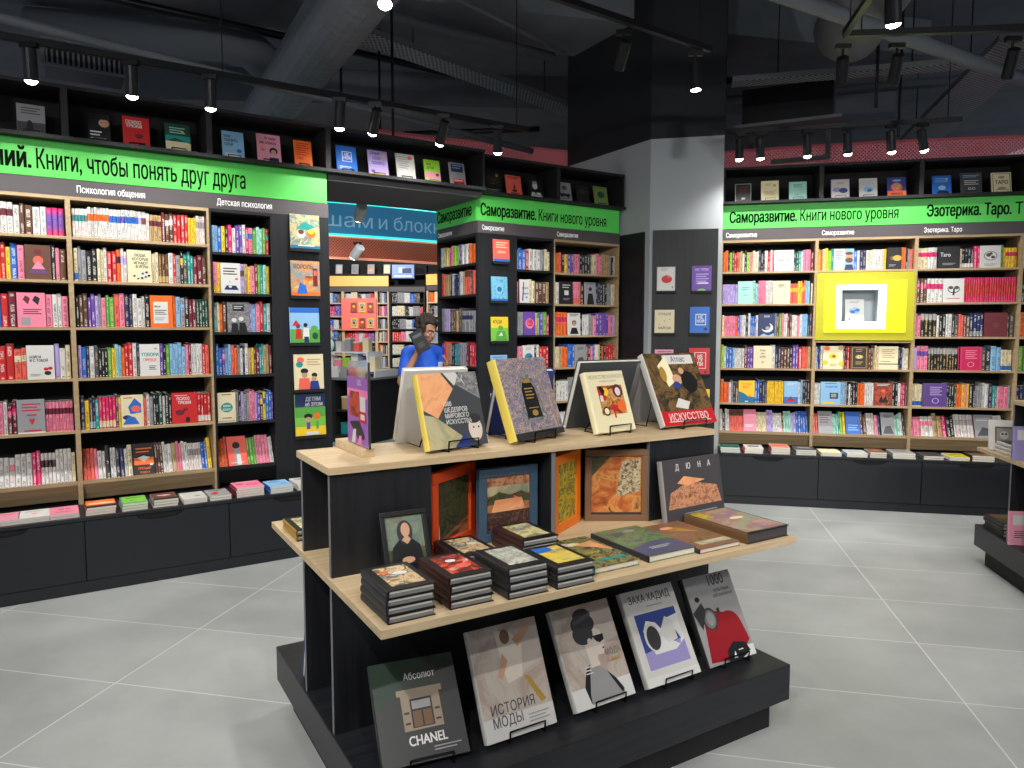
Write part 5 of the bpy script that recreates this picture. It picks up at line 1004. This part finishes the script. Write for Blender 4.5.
def small_box(name, label, x, y, z, w, d, h, m, lid=None, cat='box', grp='stationery goods on the table beyond the doorway'):
    mb = MB(); mb.box(0, w, 0, d, 0, h, C(m)); o = mb.build(name, loc=FG.p(x, y, z), rotz=FG.a + rnd.uniform(-.08, .08), bevel=.004); tag(o, label, cat, grp)
    if lid:
        mb = MB(); mb.box(-.003, w + .003, -.003, d + .003, h + .0002, h + .02, C(lid)); mb.build('box_lid', o)
small_box('gift_box', 'large teal box low in the open table niche', -.5, .1, .1, .3, .3, .14, 't', 't'); small_box('gift_box', 'smaller teal box standing beside the large teal box', -.19, .1, .1, .13, .3, .2, 't', 't')
small_box('gift_box', 'beige box on the lower niche shelf', -.48, .1, .44, .16, .2, .16, 's', 'c'); small_box('gift_box', 'pink mug box at the end of the niche shelf', -.2, .08, .44, .13, .13, .2, 'rose', 'w')
cols_ = ['j', 'l', 'w', 'rose', 't', 'w', 'e', 'f', 'c', 'l', 'w', 'i', 'p', 'w', 'j', 's']
for k in range(9): small_box('notebook', '%s upright %s notebook along the grey table top' % (ORD[k], {'rose': 'rose'}.get(cols_[k], NAME.get(cols_[k], 'pale'))), -1.4 + k * .15, .1, .876, .11, .04, .15, cols_[k], cat='notebook')
for k in range(8): small_box('gift_box', '%s small %s carton on the white riser' % (ORD[k], {'rose': 'rose'}.get(cols_[15 - k], NAME.get(cols_[15 - k], 'pale'))), -1.38 + k * .15, .5, .966, .12, .12, .13 + .03 * (k % 3), cols_[15 - k], 'w' if k % 2 else None)
for k in range(6): small_box('gift_box', '%s %s packet on the topmost tier' % (ORD[k], {'rose': 'rose'}.get(cols_[k + 3], NAME.get(cols_[k + 3], 'pale'))), -1.26 + k * .16, .55, 1.216, .1, .1, .12 + .05 * (k % 2), cols_[k + 3], 'w')
# plush toy: body, head, ears
t = thing('plush_toy', FG.p(-.95, .42, 1.216), FG.a, 'white plush toy sitting on the topmost tier', 'toy')
mb = MB(); mb.ball((0, 0, .09), (.08, .07, .1), WHITEP); mb.build('plush_body', t, smooth=True); mb = MB(); mb.ball((0, -.01, .23), (.075, .07, .07), WHITEP); mb.build('plush_head', t, smooth=True)
for s in (-1, 1): mb = MB(); mb.ball((s * .05, 0, .32), (.02, .015, .06), C('rose')); mb.build('plush_ear', t, smooth=True)
# shadowy pen rack beside the table
t = thing('pen_rack', FG.p(-1.62, .5, 0), FG.a, 'tall black rack with red pens next to the stationery table', 'rack')
mb = MB(); mb.box(-.28, .0, 0, .4, 0, 1.3, MATT); mb.build('rack_body', t); mb = MB(); mb.box(-.26, -.02, -.01, -.001, .95, 1.28, C('r')); mb.build('pen_board', t)
for p, q, lab in ((Vector((-1.36, 6.5, 2.52)), FL.p(2.5, 2.9, 1.2), 'white lamp head just under the doorway display shelf'), (FL.p(2.62, 2.2, 2.30), FL.p(2.2, 4.0, 1.0), 'white lamp head hanging below the blue sign')):
    track_light(p, q, lab, 60, 90, None, .05, .16, True, True)
# lamps of the far room
for k, (p, q, w) in enumerate([((-3.2, 12.4, 3.4), (-3.0, 15, 1.5), 320), ((-1.6, 12.2, 3.4), (-1.9, 15, 1.6), 320), ((-2.2, 8.0, 3.4), (-2.2, 9.8, .8), 220), ((-1.0, 8.6, 3.3), (-.9, 6.9, 1.3), 120)]):
    track_light(p, q, '%s ceiling lamp of the room beyond the doorway' % ORD[k], w * .8, 90, 3.6)

# ------------------------------------------------------------------ the shopper
SKIN = mat('skin', (172, 122, 96), .55); TEE = mat('blue_tshirt', (28, 92, 214), .7); JEAN = mat('dark_trousers', (34, 36, 44), .8); HAIR = mat('dark_curly_hair', (46, 34, 28), .8); SHOE = mat('dark_shoe', (26, 26, 28), .5)
def limb(mb, pts, rs, m, n=12):
    mb.tube(pts, 0, m, n, rs=rs)
    for p, r in ((pts[0], rs[0]), (pts[-1], rs[-1])): mb.ball(p, r * .99, m, 12, 8)
def fuse(mb, name, parent, vox, m, smooth=6):
    o = mb.build(name, parent, smooth=True); r = o.modifiers.new('fuse', 'REMESH'); r.mode = 'VOXEL'; r.voxel_size = vox; r.use_smooth_shade = True
    s = o.modifiers.new('soften', 'SMOOTH'); s.factor = .5; s.iterations = smooth; return o
PX = Frame(-.80, 6.55, 52)        # faces local -y
shopper = MB(); m = SKIN
# local: x to the figure's left, y backwards; the right arm (x<0) is nearer the camera
limb(shopper, [(0, .02, .92), (0, .02, 1.08), (0, .0, 1.25), (0, .01, 1.38)], [.125, .115, .135, .10], m)
limb(shopper, [(0, .015, 1.38), (0, -.01, 1.50)], [.058, .052], m)
for s in (-1, 1):
    limb(shopper, [(s * .09, .02, .92), (s * .1, .01, .5), (s * .1, .03, .1)], [.088, .058, .042], m)
    limb(shopper, [(s * .1, .05, .05), (s * .11, -.12, .035)], [.042, .034], m)
    limb(shopper, [(0, .01, 1.37), (s * .17, .015, 1.37)], [.085, .058], m)
# right arm raised with a book, left arm bent under it
limb(shopper, [(-.18, .015, 1.365), (-.25, .0, 1.23), (-.29, .0, 1.116)], [.056, .046, .041], m)
limb(shopper, [(-.29, .0, 1.116), (-.262, -.08, 1.25), (-.225, -.135, 1.375)], [.042, .036, .026], m)
limb(shopper, [(.18, .015, 1.365), (.25, -.02, 1.2), (.26, -.06, 1.08)], [.056, .046, .041], m)
limb(shopper, [(.26, -.06, 1.08), (.16, -.19, 1.16), (.05, -.26, 1.25)], [.042, .036, .026], m)
# palms and fingers
limb(shopper, [(-.225, -.135, 1.375), (-.215, -.15, 1.425)], [.028, .034], m)
for k, (dx, dz, L) in enumerate([(-.026, .028, .062), (-.008, .036, .072), (.010, .034, .067), (.026, .026, .052)]):
    b = Vector((-.213 + dx * .6, -.155 - dx * .8, 1.425 + dz * .5)); limb(shopper, [b, b + Vector((.006, .002, L * .5)), b + Vector((.022, .0, L))], [.0095, .0088, .0075], m, 8)
limb(shopper, [(-.235, -.165, 1.40), (-.245, -.195, 1.42), (-.236, -.215, 1.445)], [.012, .0105, .0085], m, 8)
limb(shopper, [(.05, -.26, 1.25), (.0, -.285, 1.285)], [.028, .033], m)
for k, (dx, L) in enumerate([(-.024, .058), (-.008, .068), (.009, .064), (.025, .05)]):
    b = Vector((-.01 - abs(dx) * .3, -.29 + dx * .4, 1.30 + dx * .5)); limb(shopper, [b, b + Vector((-.02, -.012, L * .4)), b + Vector((-.035, -.014, L * .85))], [.0095, .0088, .0075], m, 8)
limb(shopper, [(.02, -.30, 1.275), (.0, -.325, 1.30), (-.02, -.33, 1.325)], [.012, .0105, .0085], m, 8)
# head: skull, jaw, nose, brow, lips, ears; bowed a little
HM_ = Matrix.Translation((0, -.03, 1.57)) @ Matrix.Rotation(R(20), 4, 'X')
shopper.T = HM_
shopper.ball((0, .012, .045), (.076, .095, .098), m, 20, 14); shopper.ball((0, -.028, -.03), (.058, .062, .078), m, 18, 12); shopper.ball((0, -.06, -.083), (.024, .02, .018), m)
limb(shopper, [(0, -.082, .028), (0, -.104, -.006), (0, -.1, -.014)], [.009, .015, .014], m, 10)
shopper.ball((0, -.078, .042), (.05, .018, .011), m)
for s in (-1, 1): shopper.ball((s * .077, .012, .012), (.012, .02, .031), m); shopper.ball((s * .036, -.066, -.012), (.022, .02, .018), m)
shopper.ball((0, -.085, -.045), (.022, .01, .006), m); shopper.ball((0, -.083, -.057), (.019, .01, .007), m)
shopper.T = Matrix.Identity(4)
body = fuse(shopper, 'person', None, .0065, m, 3); body.scale = (.965, .965, .965); body.location = PX.p(0, 0, 0); body.rotation_euler = (0, 0, PX.a)
tag(body, 'person in a blue shirt reading a dark book in the doorway', 'person')
mb = MB()
limb(mb, [(0, .02, .90), (0, .02, 1.05), (0, .0, 1.24), (0, .012, 1.36)], [.152, .142, .156, .115], TEE, 16)
limb(mb, [(-.19, .015, 1.37), (0, .015, 1.385), (.19, .015, 1.37)], [.07, .085, .07], TEE)
for s in (-1, 1): limb(mb, [(s * .18, .015, 1.37), (s * .225, .005, 1.26), (s * .25, -.005, 1.17)], [.072, .068, .07], TEE)
fuse(mb, 'tshirt', body, .011, TEE, 4)
mb = MB(); mb.T = Matrix.Translation((.06, -.152, 1.27)) @ Matrix.Rotation(R(18), 4, 'Z'); mb.box(-.04, .04, -.006, .0, -.022, .022, WHITEP); mb.build('chest_print', body)
mb = MB()
limb(mb, [(0, .02, .93), (0, .02, .86)], [.15, .14], JEAN, 16)
for s in (-1, 1): limb(mb, [(s * .085, .02, .9), (s * .1, .01, .5), (s * .1, .03, .09)], [.112, .08, .07], JEAN)
fuse(mb, 'trousers', body, .012, JEAN, 4)
for s in (-1, 1): mb = MB(); limb(mb, [(s * .1, .06, .047), (s * .112, -.13, .042)], [.047, .04], SHOE); mb.build('shoe', body, smooth=True)
mb = MB(); mb.T = HM_; hr = random.Random(4)
for k in range(150):
    u, v = hr.random(), hr.random(); az = 2 * PI * u; el = math.acos(1 - 1.25 * v)
    x, y, z = math.sin(el) * math.cos(az), math.sin(el) * math.sin(az), math.cos(el)
    if y < -.45 and z < .55: continue
    mb.ball((x * .082, .018 + y * .1, .05 + z * .105), hr.uniform(.018, .03), HAIR, 8, 6)
fuse(mb, 'hair', body, .008, HAIR, 1)
for s in (-1, 1):
    mb = MB(); mb.T = HM_; mb.ball((s * .03, -.083, .022), (.012, .006, .007), WHITEP, 10, 6); mb.ball((s * .03, -.0885, .021), (.005, .003, .005), HAIR, 8, 6); mb.build('eye', body)
    mb = MB(); mb.T = HM_; mb.tube([(s * .014, -.094, .044), (s * .032, -.092, .049), (s * .05, -.078, .043)], .004, HAIR, 6); mb.build('eyebrow', body)
bk = book_thing('book', (-.80, 6.215, 1.325), 0, 0, .115, .195, .02, MATT, MATT, 'r 16 70 84 84 slate;l 24 40 76 6 4 slate', 'black book held up by the person in the blue shirt', None); bk.rotation_euler = (R(-8), R(-27), R(8))

# ------------------------------------------------------------------ world, camera, view
wd = bpy.data.worlds.new('dim_hall'); sc.world = wd; wd.use_nodes = True
bg = wd.node_tree.nodes['Background']; bg.inputs[0].default_value = (.75, .85, 1, 1); bg.inputs[1].default_value = .24
cd = bpy.data.cameras.new('camera'); cam = bpy.data.objects.new('camera', cd); col.objects.link(cam)
cam.location = (0, 0, 1.55); cam.rotation_euler = (PI / 2 - math.atan(56 / 721), 0, 0); cd.sensor_width = 36; cd.lens = 36 * 721 / 1024; cd.clip_start = .02; cd.clip_end = 100
sc.camera = cam
if STUFF.v:
    o = STUFF.build('shelved_books'); o['kind'] = 'stuff'; o['label'] = 'small spines of the more distant books standing on the shelves'; o['category'] = 'books'
bpy.data.objects.remove(_to)
vs = sc.view_settings; sc.display_settings.display_device = 'sRGB'
vs.view_transform = 'Standard'; vs.look = 'None'; vs.gamma = 1; vs.use_curve_mapping = False; vs.exposure = .27
sc.cycles.use_denoising = True; sc.cycles.max_bounces = 6; sc.cycles.sample_clamp_indirect = 4; sc.cycles.caustics_reflective = False; sc.cycles.caustics_refractive = False
